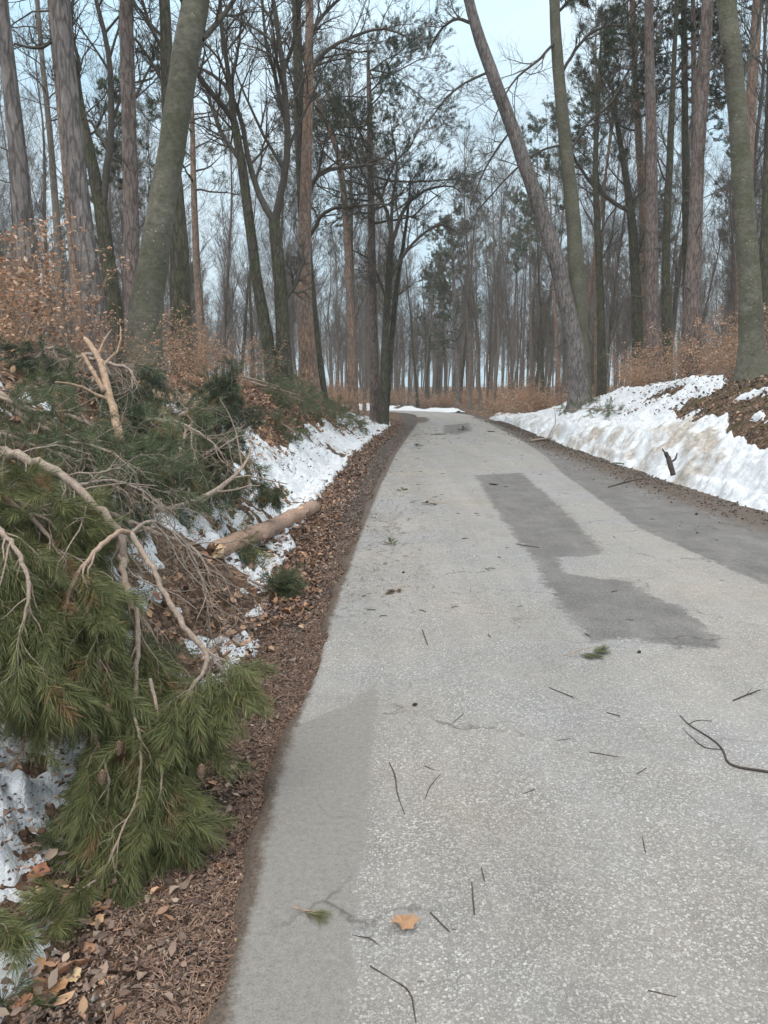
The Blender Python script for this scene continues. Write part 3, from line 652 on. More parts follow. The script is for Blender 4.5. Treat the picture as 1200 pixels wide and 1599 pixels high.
# ---- snow bank side
hero('pine_tree', 'tall pine leaning steeply toward the road over the snow bank', [(722, -50, 19), (740, 30, 22), (765, 105, 25), (797, 190, 27), (828, 280, 29), (858, 370, 31), (884, 470, 33), (900, 560, 38), (905, 625, 44)], 27, 'pine_grey', 17,
     pinec(10, .85, 2.6), [[(745, 40, 9), (715, 30, 8), (690, 45, 6), (672, 75, 4)], [(770, 110, 7), (735, 125, 6), (700, 150, 5), (670, 190, 3)], [(800, 200, 6), (760, 260, 5), (735, 320, 4)]], stubs=12, rscale=.76)
hero('beech_tree', 'upright grey green beech beside the steeply leaning pine', [(864, -50, 20), (868, 40, 22), (874, 130, 24), (884, 230, 26), (894, 330, 29), (901, 430, 32), (906, 530, 35), (908, 620, 42)], 27.5, 'beech', 20,
     bare(10, .72, 4.5), [[(880, 110, 9), (905, 70, 8), (935, 45, 7), (975, 38, 5)], [(888, 240, 8), (920, 190, 7), (955, 160, 6), (1000, 75, 4)], [(884, 225, 7), (845, 235, 6), (800, 270, 5), (745, 330, 3)], [(872, 60, 8), (845, 90, 7), (800, 130, 5), (770, 190, 3)], [(870, 20, 8), (900, -10, 7), (940, -50, 5)]], rscale=.76)
hero('pine_tree', 'orange pine with a few flaky patches behind the pinkish straight pine', [(987, -40, 10), (991, 100, 11), (998, 220, 13), (1004, 330, 14), (1008, 450, 15), (1012, 580, 16)], 36, 'pine_orange', 19, pinec(16, .66, 3.4))
hero('pine_tree', 'straight pinkish brown pine between the orange pine and the dark spruce', [(1012, -50, 14), (1015, 100, 17), (1018, 250, 20), (1018, 400, 23), (1020, 500, 25), (1022, 590, 28)], 26, 'pine_red', 20, pinec(14, .8, 3.2), stubs=8)
hero('spruce_tree', 'dark spruce with drooping green boughs high above the snow bank', [(1067, -40, 9), (1069, 80, 11), (1070, 200, 12), (1072, 350, 14), (1074, 560, 17)], 33, 'dark', 21,
     dict(kind='pine', nl=46, t0=.6, t1=.99, L1=3.4, m=(8, 5), n=36, ln=.13, wd=.017, c0=(.014, .032, .022), c1=(.035, .06, .035), ang=98, trop=-.04, taper=.5))
hero('pine_tree', 'reddish pine with peeling upper bark next to the dark spruce', [(1108, -50, 19), (1102, 60, 21), (1095, 170, 22), (1089, 280, 23), (1084, 400, 27), (1080, 500, 33), (1078, 590, 40)], 22, 'pine_red', 19, pinec(14, .8, 3.2), stubs=8)
hero('beech_tree', 'big mossy grey beech on top of the melted slope', [(1128, -60, 36), (1137, 20, 37), (1146, 110, 38), (1156, 220, 38), (1164, 330, 40), (1170, 430, 44), (1173, 520, 50), (1176, 600, 62)], 16, 'beech', 19,
     bare(9, .7, 4.), [[(1150, 150, 10), (1168, 100, 9), (1185, 40, 7), (1192, -40, 6)], [(1140, 60, 10), (1125, 90, 8), (1110, 110, 5)]], rscale=.76)
hero('pine_tree', 'orange pink pine rising behind the big mossy beech', [(1186, -50, 16), (1180, 60, 18), (1172, 180, 19), (1166, 300, 21), (1160, 420, 23), (1158, 590, 28)], 24, 'pine_orange', 19, pinec(14, .8, 3.2), stubs=6)
hero('oak_tree', 'dark trunk cut by the frame edge beyond the big mossy beech', [(1205, 100, 14), (1200, 250, 17), (1196, 400, 20), (1192, 590, 25)], 21, 'dark', 15, bare(8, .4, 3.))
hero('oak_tree', 'dark crooked tree with spreading limbs behind the pinkish pine', [(962, 180, 8), (975, 260, 11), (985, 330, 15), (992, 420, 18), (998, 590, 22)], 34, 'dark', 14, bare(12, .35, 3.4), [[(984, 330, 10), (950, 310, 9), (915, 275, 7), (880, 215, 5)]])
hero('oak_tree', 'dark tree between the dark spruce and the pinkish pine', [(1052, 120, 9), (1047, 230, 12), (1042, 340, 14), (1040, 450, 16), (1044, 590, 18)], 30, 'dark', 17, bare(12, .35, 3.))
hero('oak_tree', 'dark slim tree with upward limbs just past the upright beech', [(935, 150, 7), (930, 260, 10), (934, 370, 12), (938, 470, 14), (940, 600, 17)], 33, 'dark', 16, bare(13, .35, 3.))
hero('pine_tree', 'bushy young pine with grey green crown where the road bends', [(706, 350, 3), (708, 420, 6), (712, 520, 8), (716, 625, 10)], 72, 'pine_grey', 17.5,
     dict(kind='pine', nl=34, t0=.30, t1=.99, L1=3.6, m=(8, 6), n=24, ln=.17, wd=.016, **PINE_N, ang=70, taper=.75))

# ---- the forest behind: prototypes, then copies
def proto_tree(name, kind, h, r, seed, lean=.3):
    global RNG
    RNG = np.random.default_rng(seed)
    k = 9; q = np.zeros((k, 4)); q[:, 2] = np.linspace(-.3, h, k); q[:, 3] = np.linspace(r, .015, k) ** 1.0
    wv = np.cumsum(RNG.normal(size=(k, 2)) * .14 * lean, 0) * (1 if kind == 'bare' else .35); q[:, :2] = wv - wv[0]
    tp, tr, sd = tree_trunk(q, 18, 7, .25)
    root = empty(name); g = Geo(); g.tubes(tp, tr, 7, rough=.03)
    bk = {'bare': 'slim', 'dark': 'dark', 'pine': 'pine_red', 'orange': 'pine_orange', 'spruce': 'dark'}[kind]
    g.build('trunk', M[bk], root)
    gc, gn = Geo(), Geo()
    if kind in ('bare', 'dark'):
        crown_bare(gc, tp, tr, 24, .22, .98, h * .22, ang=38, up=.35, m=(6, 6, 4), rmin=(.015, .008, .005, .0036), wob=.16, trop=.10, taper=.6)
    elif kind == 'spruce':
        crown_pine(gc, gn, tp, tr, 60, .35, .99, 2.8, n=20, ln=.14, wd=.017, m=(7, 5), c0=(.014, .032, .022), c1=(.035, .06, .035), ang=95, trop=-.03, taper=.75)
    else:
        crown_pine(gc, gn, tp, tr, 20, .62, .99, h * .16, n=22, ln=.17, wd=.016, m=(7, 6), **PINE_N, taper=.5)
        S, D, L, r_, _ = kids(tp, tr, 16, .2, .62, 85, 1., np.array([1.4]), .2, 0, .010, .2)
        p, qq = grow(S, D, L, r_, np.full(len(r_), .006), 4, .2, -.02); gc.tubes(p, qq, 3)
    gc.build('branches', M['twig'], root); gn.build('needles', M['needle'], root, colors=True)
    return root
protos = {'bare': [proto_tree('bare_tree', 'bare', 15 + i * 1.2, .12 + .02 * (i % 3), 100 + i, .8) for i in range(5)],
          'dark': [proto_tree('bare_tree', 'dark', 16 + i, .17, 200 + i, 1.0) for i in range(3)],
          'pine': [proto_tree('pine_tree', 'pine', 19, .19, 300), proto_tree('pine_tree', 'orange', 18, .17, 301), proto_tree('pine_tree', 'pine', 16, .15, 302)],
          'spruce': [proto_tree('spruce_tree', 'spruce', 15, .15, 400)]}
RNG = np.random.default_rng(5)
def copy_tree(o):
    c = o.copy(); col.objects.link(c)
    for ch in list(o.children):
        d = ch.copy(); col.objects.link(d); d.parent = c
    return c
used = set()
def place(kind, x, y, s, z=None):
    lst = protos[kind]; p = lst[int(RNG.integers(len(lst)))]
    o = p if p.name not in used else copy_tree(p)
    used.add(p.name)
    o.location = (x, y, float(terr(x, y)) if z is None else z); o.scale = (s * 1., s, s * (.9 + .25 * RNG.random()))
    o.rotation_euler = (RNG.normal() * .06, RNG.normal() * .06, RNG.random() * 6.28)
    side = 'in the woods above the snowy bank' if (x > 3 and y < 48) else ('in the woods behind the brush pile bank' if y < 48 and x < 0 else 'in the distant woods beyond the road bend')
    nm = {'bare': 'thin grey brown bare tree', 'dark': 'dark bare tree with many twigs', 'pine': 'slim pine with a small green crown', 'spruce': 'small dark green spruce'}[kind]
    tag(o, nm + ' ' + side, 'tree', {'bare': 'bare trees ', 'dark': 'dark bare trees ', 'pine': 'pines ', 'spruce': 'spruces '}[kind] + side)
    return o
spots = []
def free_spot(x, y, dmin):
    if y < 46 and (x > xl(y) - 3.2 and x < xt(y) + 2.6): return False
    if y >= 44 and dbend(np.array([x]), np.array([y]))[0] < 3.6: return False
    for a, b in spots:
        if (a - x) ** 2 + (b - y) ** 2 < dmin ** 2: return False
    return True
n_t = 0; tries = 0
while n_t < 285 and tries < 40000:
    tries += 1
    y = 30 + 95 * RNG.random() ** .85; ang_ = R(-30 + 60 * RNG.random()); x = math.tan(ang_) * y
    if y < 40 and abs(x) < 7: continue
    if y < 48 and x < 0 and RNG.random() < .55: continue
    if y > 60 and x < 6 and RNG.random() < .3: continue
    if not free_spot(x, y, 1.5 + y * .012): continue
    u = RNG.random(); kd = 'bare' if u < .70 else 'dark' if u < .82 else 'pine' if u < .97 else 'spruce'
    spots.append((x, y)); place(kd, x, y, .8 + .45 * RNG.random()); n_t += 1
# far-off wood: one mass of trunks and brush
g = Geo(); n = 760; a = np.radians(RNG.uniform(-34, 34, n)); rd = RNG.uniform(115, 210, n); X, Y = rd * np.tan(a), rd
z0 = terr(X, Y); hh = RNG.uniform(11, 19, n)
pts = np.stack([np.c_[X, Y, z0 - .3], np.c_[X + RNG.normal(size=n) * .3, Y, z0 + hh * .5], np.c_[X + RNG.normal(size=n) * .6, Y, z0 + hh]], 1)
g.tubes(pts, np.stack([RNG.uniform(.08, .22, n)] * 3, 1) * [1, .7, .2], 5)
S, D, L, r_, _ = kids(pts, np.full((n, 3), .05), 22, .25, 1, 45, 1., np.full(n, 4.2), .8, .3, .02, .5)
p, q = grow(S, D, L, r_, np.full(len(r_), .014), 4, .2, .08); g.tubes(p, q, 3)
S, D, L, r_, _ = kids(p, q, 4, .1, 1, 40, .55, L, .8, .1, .014, .3)
p, q = grow(S, D, L, r_, np.full(len(r_), .010), 3, .2, .08); g.tubes(p, q, 3)
o = g.build('distant_forest', M['twig']); tag(o, 'hazy mass of bare trees far beyond the road bend', 'forest', kind='stuff')

# ------------------------------------------------------------------ beech saplings that kept their dry leaves
LEAFC = [(.48, .29, .185), (.58, .385, .26), (.66, .47, .34), (.36, .21, .135), (.52, .31, .19), (.28, .16, .10)]
def sapling(name, h, w_, nst, nleaf, seed, lsz=.06, tone=1.):
    global RNG
    RNG = np.random.default_rng(seed); root = empty(name); gw, gl = Geo(), Geo()
    a = RNG.random(nst) * 6.28; rad_ = RNG.random(nst) * w_ * .3
    P0 = np.c_[np.cos(a) * rad_, np.sin(a) * rad_, np.full(nst, -.1)]; D0 = np.c_[np.cos(a) * .35, np.sin(a) * .35, np.ones(nst)]
    L = h * (.6 + .5 * RNG.random(nst))
    p1, q1 = grow(P0, D0, L, np.full(nst, .012), np.full(nst, .003), 7, .13, .05); gw.tubes(p1, q1, 4)
    S, D, L2, r, _ = kids(p1, q1, 9, .2, 1, 65, w_ * .55 / h * 1., L, .6, .0, .003, .35)
    p2, q2 = grow(S, D, L2, r, np.full(len(r), .0015), 5, .16, .02); gw.tubes(p2, q2, 3)
    S, D, L3, r, _ = kids(p2, q2, 4, .2, 1, 50, .5, L2, .7, 0, .0018, .3)
    p3, q3 = grow(S, D, L3, r, np.full(len(r), .001), 3, .15, .0); gw.tubes(p3, q3, 3)
    pp = np.concatenate([p3.reshape(-1, 3), p2[:, 1:].reshape(-1, 3)]); i = RNG.integers(0, len(pp), nleaf)
    dd = RNG.normal(size=(nleaf, 3)) * [1, 1, .35] + [0, 0, -.25]; up = RNG.normal(size=(nleaf, 3)) * .5 + [0, 0, 1]
    clump = .85 + .3 * vnoise(pp[i, 0] * 6, pp[i, 2] * 6, seed)[:, None]
    leaves(gl, pp[i] + RNG.normal(size=(nleaf, 3)) * .02, dd, up, lsz * (.7 + .5 * RNG.random(nleaf)), lsz * .62, pal(nleaf, LEAFC, .25) * clump * tone, .4)
    gw.build('stems', M['limb'], root); gl.build('leaves', M['leaf'], root, colors=True); return root
sp = [sapling('beech_sapling', 1.5, 1.3, 7, 620, 21), sapling('beech_sapling', 1.0, 1.3, 6, 520, 22), sapling('beech_sapling', 1.9, 1.5, 8, 760, 23, .065)]
spf = [sapling('beech_bush', 1.3, 2.6, 12, 1700, 31, .085), sapling('beech_bush', 1.0, 3.2, 14, 1800, 32, .09)]
RNG = np.random.default_rng(77)
usedp = set()
def put(pl, x, y, s, label, group=None, dz=0., cat='shrub'):
    p = pl[int(RNG.integers(len(pl)))]; o = p if p.name not in usedp else copy_tree(p); usedp.add(p.name)
    o.location = (x, y, float(terr(x, y)) + dz); o.rotation_euler = (0, 0, RNG.random() * 6.28); o.scale = (s,) * 3; tag(o, label, cat, group); return o
G1 = 'beech saplings on the bank above the brush'
for (px, Y, s, lab) in [(-20, 8.2, 1.25, 'tall dry leaved beech sapling at the frame edge above the pine brush'), (30, 8.8, 1.15, 'orange leaved beech sapling in front of the tall grey pine'),
                        (75, 9.3, 1.0, 'dry beech sapling before the thin larch trunk'), (5, 7.2, .95, 'dry orange beech sapling nearest to the brush pile edge'), (120, 9.6, .8, 'low beech sapling at the foot of the thick grey pine'),
                        (175, 9.6, .85, 'pale leaved beech sapling between thick grey pine and mossy beech'),
                        (262, 11.5, 1.0, 'orange beech sapling just right of the mossy beech foot'), (300, 12.5, 1.0, 'rust coloured beech sapling in front of the dark rough tree'), (332, 13, .9, 'beech sapling above the fallen log on the bank'),
                        (280, 10.2, .75, 'low leafy beech sapling near the broken pine stick'), (365, 16, .8, 'small beech sapling at the end of the leafy slope'), (250, 13.5, 1.1, 'tall pale beech sapling behind the mossy beech foot'),
                        (320, 15.5, 1.05, 'beech sapling with dense rusty leaves in the gap of trunks')]:
    put(sp, (px - 600) / F * Y, Y, s * (.8 if px < 100 else .62), lab, G1)
for (px, Y) in [(395, 21), (420, 24), (455, 25), (470, 23), (505, 27), (530, 29), (555, 31), (575, 34), (540, 33), (515, 31)]:
    put(sp, (px - 600) / F * Y, Y, .6 + .3 * RNG.random(), 'small rusty beech sapling among the trunks along the bank top', 'small beech saplings along the bank top')
for i in range(20):
    Y = 15.5 + 13 * i / 19 + RNG.random() * 1.5; X = float(xt(Y)) + 2.7 + RNG.random() * 1.6
    put(sp, X, Y, .6 + .4 * RNG.random(), 'orange leaved beech sapling on top of the snowy bank', 'beech saplings on top of the snowy bank')
for i in range(20):
    X = -14 + 30 * RNG.random(); Y = 67.5 + 12 * RNG.random()
    put(spf, X, Y, .6 + .6 * RNG.random(), 'low rusty bush beyond the bend of the road', 'rusty bushes beyond the bend')
for i in range(12):
    Y = 40 + 14 * RNG.random(); X = (-1.5 - RNG.random() * 8) if i < 7 else (7.5 + RNG.random() * 7)
    put(spf, X, Y, .7 + .4 * RNG.random(), 'low rusty bush at the foot of the trees before the bend', 'rusty bushes before the bend')

# ------------------------------------------------------------------ fallen pine boughs
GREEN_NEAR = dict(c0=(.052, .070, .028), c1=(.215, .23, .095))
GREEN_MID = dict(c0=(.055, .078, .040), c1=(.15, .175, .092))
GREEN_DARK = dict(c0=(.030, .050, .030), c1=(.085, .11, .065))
def bough(name, label, path, nb=10, bl=.45, nn=2, ns=3, needles_n=90, ln=.062, wd=.0016, green=GREEN_NEAR, bk='deadwood', droop=-.25, t0=.15, bare_f=0., ang=45, cat='branch', group=None, cutend=False, shl=.13, curl=.05, endtuft=True, world=False, spread=(22, 68)):
    """path rows: px, py, Y, width px. Side branches with needled shoots hang off it."""
    q = []
    for a in path:
        if world: q.append([*a])
        else:
            p, t = P(a[0], a[1], a[2]); q.append([*p, a[3] * .5 / F * t])
    q = smooth_path(q, max(10, len(q) * 5)); L = np.linalg.norm(np.diff(q[:, :3], axis=0), axis=1).sum()
    q[1:-1, :3] += RNG.normal(size=(len(q) - 2, 3)) * q[1:-1, 3:4] * .25
    base = tuple(q[0, :3]); root = empty(name, base); tag(root, label, cat, group)
    gl, gt, gn = Geo(), Geo(), Geo(); q[:, 3] *= (.74 if not world else 1.) * (1 + .14 * np.sin(np.arange(len(q)) * 2.1 + RNG.random() * 6) ** 8 + .05 * RNG.normal(size=len(q)))
    gl.tubes(q[None, :, :3], q[None, :, 3], 9, rough=.07, cap=True)
    tp, tr = q[None, :, :3], q[None, :, 3]
    if nb:
        S, D, L1, r, _ = kids(tp, tr, nb, t0, 1, ang, 1., np.array([bl]), .5, droop * .5, .0022, .25)
        r = np.minimum(r, .0042); p1, q1 = grow(S, D, L1, r, r * .5, 8, .21, droop * .28, curl * 1.6); gt.tubes(p1, q1, 5)
        live = RNG.random(len(p1)) >= bare_f
        S, D, L2, r, _ = kids(p1, q1, nn + 1, .35, 1, 42, .5, L1, .7, droop * .3, .0016, .2)
        p2, q2 = grow(S, D, L2, r, r * .6, 5, .24, droop * .26, curl * 1.6); gt.tubes(p2, q2, 4)
        lv2 = np.repeat(live, nn + 1)
        ends = [(p1[live], 1.), (p2[lv2], 1.)]
        dead = p2[~lv2]
        if len(dead):
            S, D, L3, r, _ = kids(dead, q2[~lv2], 3, .2, 1, 40, .55, L2[~lv2], .7, 0, .0012, .2)
            p3, q3 = grow(S, D, L3, r, r * .6, 4, .2, -.03, .08); gt.tubes(p3, q3, 3)
        for pe, f in ends:
            if len(pe) == 0: continue
            d = nrm(pe[:, -1] - pe[:, -3]); needles(gn, pe[:, -1] - d * shl * .55, d + [0, 0, droop * .3], shl, needles_n, ln, wd, **green, spread=spread)
            if ns > 1:
                S, D, L3, r, _ = kids(pe, np.full(pe.shape[:2], .002), ns - 1, .5, .95, 38, .3, np.full(len(pe), .4), .8, droop * .3, .0015, .1)
                needles(gn, S, D + [0, 0, droop * .25], shl, needles_n, ln, wd, **green, spread=spread)
    if endtuft:
        d = nrm(q[-1, :3] - q[-3, :3])[None]; needles(gn, q[-1:, :3] - d * shl * .5, d, shl, needles_n, ln, wd, **green)
    gl.build('limb', M[bk], root, base); gt.build('twigs', M[bk], root, base); gn.build('needles', M['needle'], root, base, colors=True)
    if cutend:
        k = 10; a = np.linspace(0, 2 * math.pi, k, endpoint=False); c = q[0, :3]; t = nrm(q[0, :3] - q[1, :3]); u = nrm(np.cross(t, [0, 0, 1.])); v = np.cross(t, u); rr_ = q[0, 3]
        ring = c + rr_ * 1.02 * (np.cos(a)[:, None] * u + np.sin(a)[:, None] * v); sp_ = c + t * rr_ * (1.2 + 2.2 * RNG.random((k, 1))) + .75 * rr_ * (np.cos(a)[:, None] * u + np.sin(a)[:, None] * v)
        V = np.concatenate([ring - t * rr_ * .3, ring, sp_, (c + t * rr_ * .4)[None]]); i = np.arange(k); j = (i + 1) % k
        gs = Geo(); gs.add(V, np.concatenate([np.c_[k + i, k + j, 2 * k + i], np.c_[2 * k + i, k + j, np.full(k, 3 * k)]]), np.c_[i, j, k + j, k + i]); gs.build('splintered_end', M['torn'], root, base, smooth=False)
    return root
RNG = np.random.default_rng(404)
B = lambda label, path, **k: bough('pine_bough', label, path, **k)
# the near heap
B('long arching grey limb across the top of the near brush', [(-60, 690, 3.3, 22), (30, 712, 3.2, 20), (90, 738, 3.1, 19), (150, 790, 3.0, 17), (188, 835, 2.95, 15), (196, 890, 2.95, 13)], nb=16, bl=.34, bare_f=.75, droop=-.35, endtuft=False)
B('pale limb angling down to the leaf strip with hanging tufts', [(205, 832, 2.9, 12), (245, 900, 2.8, 12), (285, 975, 2.7, 12), (325, 1028, 2.6, 11), (300, 1075, 2.55, 7), (268, 1125, 2.5, 5)], nb=13, bl=.17, t0=.6, droop=-.9, ns=4, needles_n=110, bare_f=.15)
B('bent tan limb curving over the needles', [(205, 832, 2.9, 11), (185, 832, 2.85, 11), (150, 860, 2.75, 10), (112, 915, 2.65, 9), (98, 975, 2.55, 8), (70, 1035, 2.5, 6)], nb=13, bl=.255, t0=.3, droop=-.7, ns=4, needles_n=110, bk='limb')
B('grey stalk running straight down through the near heap', [(186, 840, 3.0, 17), (200, 930, 2.85, 13), (216, 970, 2.75, 11), (213, 1050, 2.62, 10), (205, 1120, 2.5, 9), (192, 1190, 2.42, 7)], nb=15, bl=.255, t0=.3, droop=-.8, ns=4, needles_n=120)
B('bottommost bough trailing its tips on the leaf litter', [(200, 1090, 2.5, 7), (220, 1160, 2.4, 6), (215, 1240, 2.3, 5), (190, 1300, 2.22, 4), (160, 1370, 2.15, 3)], nb=13, bl=.19, t0=.1, droop=-.9, ns=4, needles_n=120)
B('bough with lush tips beside the brown leaf strip', [(235, 1060, 2.6, 8), (248, 1120, 2.5, 7), (255, 1180, 2.42, 5), (250, 1250, 2.32, 3)], nb=12, bl=.19, t0=.1, droop=-.95, ns=4, needles_n=120)
B('yellowish tips drooping at the middle of the near heap', [(130, 1080, 2.5, 7), (150, 1150, 2.42, 6), (170, 1220, 2.35, 5), (160, 1290, 2.3, 3)], nb=12, bl=.19, t0=.1, droop=-.9, ns=4, needles_n=120)
B('dense green bough pouring over the heap edge at mid height', [(-30, 800, 2.7, 12), (20, 850, 2.55, 10), (45, 910, 2.45, 8), (40, 960, 2.40, 6), (30, 1000, 2.36, 4)], nb=18, bl=.255, t0=.05, droop=-.8, ns=4, needles_n=120)
B('upper green bough under the arching limb', [(-40, 750, 3.0, 12), (40, 800, 2.9, 10), (90, 860, 2.8, 8), (120, 930, 2.7, 5)], nb=18, bl=.255, t0=.05, droop=-.6, ns=4, needles_n=110)
B('green bough on the crown of the near heap beside the frame edge', [(-60, 770, 3.1, 9), (10, 790, 3.0, 8), (70, 810, 2.9, 6), (110, 850, 2.85, 4)], nb=20, bl=.3, t0=.03, droop=-.5, ns=4, needles_n=100)
B('green bough filling the space left of the straight stalk', [(60, 860, 2.75, 10), (110, 930, 2.65, 8), (150, 1000, 2.55, 6), (160, 1070, 2.5, 4)], nb=18, bl=.25, t0=.05, droop=-.75, ns=4, needles_n=110)
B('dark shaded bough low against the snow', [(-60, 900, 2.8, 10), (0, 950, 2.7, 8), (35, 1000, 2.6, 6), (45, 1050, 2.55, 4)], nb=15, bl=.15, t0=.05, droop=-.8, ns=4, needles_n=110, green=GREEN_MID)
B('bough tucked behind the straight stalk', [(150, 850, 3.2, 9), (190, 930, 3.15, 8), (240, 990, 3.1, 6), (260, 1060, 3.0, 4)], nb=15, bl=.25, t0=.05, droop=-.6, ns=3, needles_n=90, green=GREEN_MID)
B('thin bare twig fan over the near snow', [(205, 832, 3.0, 8), (240, 815, 3.2, 7), (290, 850, 3.3, 6), (320, 920, 3.3, 4), (330, 1000, 3.3, 2)], nb=12, bl=.35, t0=.1, droop=-.25, bare_f=.85, endtuft=False)
B('tangle of bare grey twigs above the fallen log', [(170, 800, 3.9, 9), (240, 830, 3.9, 8), (300, 855, 3.8, 6), (330, 900, 3.7, 3)], nb=16, bl=.34, t0=.05, droop=-.2, bare_f=.95, endtuft=False, curl=.1)
B('small green sprig lying on snow near the frame corner', [(150, 1375, 2.12, 4), (110, 1400, 2.04, 4), (84, 1420, 2.0, 3)], nb=3, bl=.06, ns=2, shl=.08, nn=1, needles_n=100, droop=-.2)
B('sprig poking in at the lower frame edge', [(-60, 1395, 1.95, 5), (-15, 1425, 1.9, 4), (2, 1445, 1.87, 3)], nb=3, bl=.06, ns=2, shl=.08, nn=1, needles_n=100, droop=-.2)
B('bluish green sprig on the dirty snow', [(30, 1330, 2.35, 5), (55, 1320, 2.33, 4), (80, 1325, 2.32, 3)], nb=2, bl=.06, ns=2, needles_n=80, droop=-.2, green=GREEN_MID, shl=.07, nn=1)
B('sprig at the very bottom by the snow', [(-30, 1560, 1.75, 5), (15, 1575, 1.72, 4), (50, 1570, 1.72, 3)], nb=2, bl=.06, ns=2, shl=.07, nn=1, needles_n=80, droop=-.2, green=GREEN_MID)
# further back
for i, (lab, path, kw) in enumerate([
    ('long curved limb lying over the far side of the heap', [(-60, 590, 5.2, 12), (10, 620, 5.1, 11), (60, 645, 5.0, 9), (110, 650, 4.9, 8), (150, 668, 4.8, 5)], dict(nb=16, bl=.5)),
    ('wide green bough spread on top of the heap', [(-40, 660, 4.4, 10), (40, 690, 4.3, 8), (110, 715, 4.2, 6), (170, 740, 4.1, 4)], dict(nb=20, bl=.45)),
    ('green bough above the arching limb', [(20, 640, 4.9, 10), (90, 680, 4.8, 8), (160, 700, 4.7, 6), (205, 710, 4.6, 4)], dict(nb=18, bl=.42)),
    ('grassy looking bough in the middle of the heap', [(90, 760, 3.9, 8), (150, 745, 4.0, 7), (200, 740, 4.1, 5), (225, 740, 4.2, 3)], dict(nb=12, bl=.3)),
    ('bough sagging toward the snow pocket', [(120, 700, 4.6, 9), (180, 690, 4.7, 8), (205, 735, 4.5, 4)], dict(nb=10, bl=.32)),
    ('bough between the arching limb and the frame edge', [(-60, 740, 3.7, 9), (0, 760, 3.6, 7), (60, 775, 3.5, 5)], dict(nb=16, bl=.42))]):
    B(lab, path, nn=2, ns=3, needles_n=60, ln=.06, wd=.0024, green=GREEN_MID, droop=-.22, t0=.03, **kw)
for lab, path, kw in [
    ('dark bough mass propped up under the splintered stick', [(150, 552, 7.0, 9), (110, 560, 6.9, 8), (70, 580, 6.8, 6), (50, 610, 6.8, 4)], dict(nb=30, bl=.5, droop=-.55)),
    ('dark bough hanging in front of the mossy beech', [(140, 560, 7.1, 8), (175, 568, 7.0, 7), (205, 580, 6.9, 5), (205, 620, 6.8, 3)], dict(nb=22, bl=.45, droop=-.6)),
    ('dark green bough top of the propped mass', [(95, 545, 7.2, 7), (70, 545, 7.1, 6), (45, 575, 7.0, 4)], dict(nb=16, bl=.45, droop=-.5)),
    ('bough hanging between the propped mass and the stick', [(150, 580, 6.9, 7), (140, 610, 6.8, 6), (120, 640, 6.7, 4)], dict(nb=16, bl=.45, droop=-.5)),
    ('deep green tuft mass above the snow pocket', [(300, 660, 6.8, 9), (285, 690, 6.5, 8), (270, 730, 6.2, 6), (262, 765, 6.1, 4)], dict(nb=22, bl=.34, droop=-.4)),
    ('second tuft mass beside the broken stump end', [(320, 680, 7.0, 9), (345, 700, 6.8, 8), (335, 740, 6.6, 6), (322, 760, 6.5, 3)], dict(nb=18, bl=.28, droop=-.4)),
    ('bough behind the tuft mass', [(240, 640, 7.0, 8), (270, 660, 6.9, 7), (300, 690, 6.8, 5)], dict(nb=16, bl=.35, droop=-.3)),
    ('upright dark bough at the edge of the leafy slope', [(330, 690, 7.8, 8), (345, 640, 7.8, 7), (360, 612, 7.8, 5)], dict(nb=18, bl=.28, droop=-.3)),
    ('dark bough behind the pale crossed sticks', [(370, 690, 8.2, 8), (355, 655, 8.2, 7), (345, 625, 8.2, 4)], dict(nb=16, bl=.3, droop=-.35)),
    ('green tuft beside the splinter and the snow', [(380, 745, 8.2, 8), (400, 755, 8.0, 7), (425, 765, 7.9, 4)], dict(nb=10, bl=.22, droop=-.3)),
    ('mossy green twigs draped beneath the fallen log', [(330, 850, 6.6, 6), (360, 860, 6.5, 5), (375, 872, 6.4, 3)], dict(nb=9, bl=.2, droop=-.3)),
    ('small green bough on the snow below the log', [(390, 905, 5.8, 5), (410, 915, 5.7, 4), (430, 925, 5.6, 3)], dict(nb=8, bl=.22, droop=-.25))]:
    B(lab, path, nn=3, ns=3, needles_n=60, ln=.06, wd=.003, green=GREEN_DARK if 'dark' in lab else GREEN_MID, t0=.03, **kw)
for i, (px, py, s) in enumerate([(425, 622, .8), (440, 632, .7), (458, 636, .7), (478, 641, .7), (498, 648, .7), (515, 653, .7), (535, 659, .6), (548, 664, .6), (408, 612, .8), (445, 683, .35), (470, 626, .8)]):
    x, Y, z = hit(px, py); z += .12
    p = [(x - .7 * s, Y + .3, z + .25, .02), (x, Y, z + .12, .015), (x + .8 * s, Y - .2, z - .05, .006)]
    bough('pine_bough', 'green pine bough lying along the leafy bank toward the road', p, nb=12, bl=.7 * s, nn=3, ns=2, needles_n=34, ln=.08, wd=.005, green=GREEN_MID, droop=-.1, t0=.03, world=True, ang=60, group='green boughs along the far leafy bank', shl=.2)
for i, (px, Y, s) in enumerate([(880, 23, .5), (905, 22, .6), (930, 21, .5), (865, 26, .6), (850, 28, .7)]):
    x = (px - 600) / F * Y + .3; x = max(x, float(xt(Y)) + .9); z = float(terr(x, Y)) + .25
    p = [(x - .5 * s, Y + .2, z, .012), (x, Y, z + .02, .01), (x + .6 * s, Y - .1, z, .005)]
    bough('pine_bough', 'small green sprig scattered on the crest of the snow bank', p, nb=8, bl=.55 * s, nn=2, ns=2, needles_n=30, ln=.08, wd=.005, green=GREEN_MID, droop=.0, t0=.03, world=True, ang=60, group='sprigs on the snow bank crest', shl=.16)

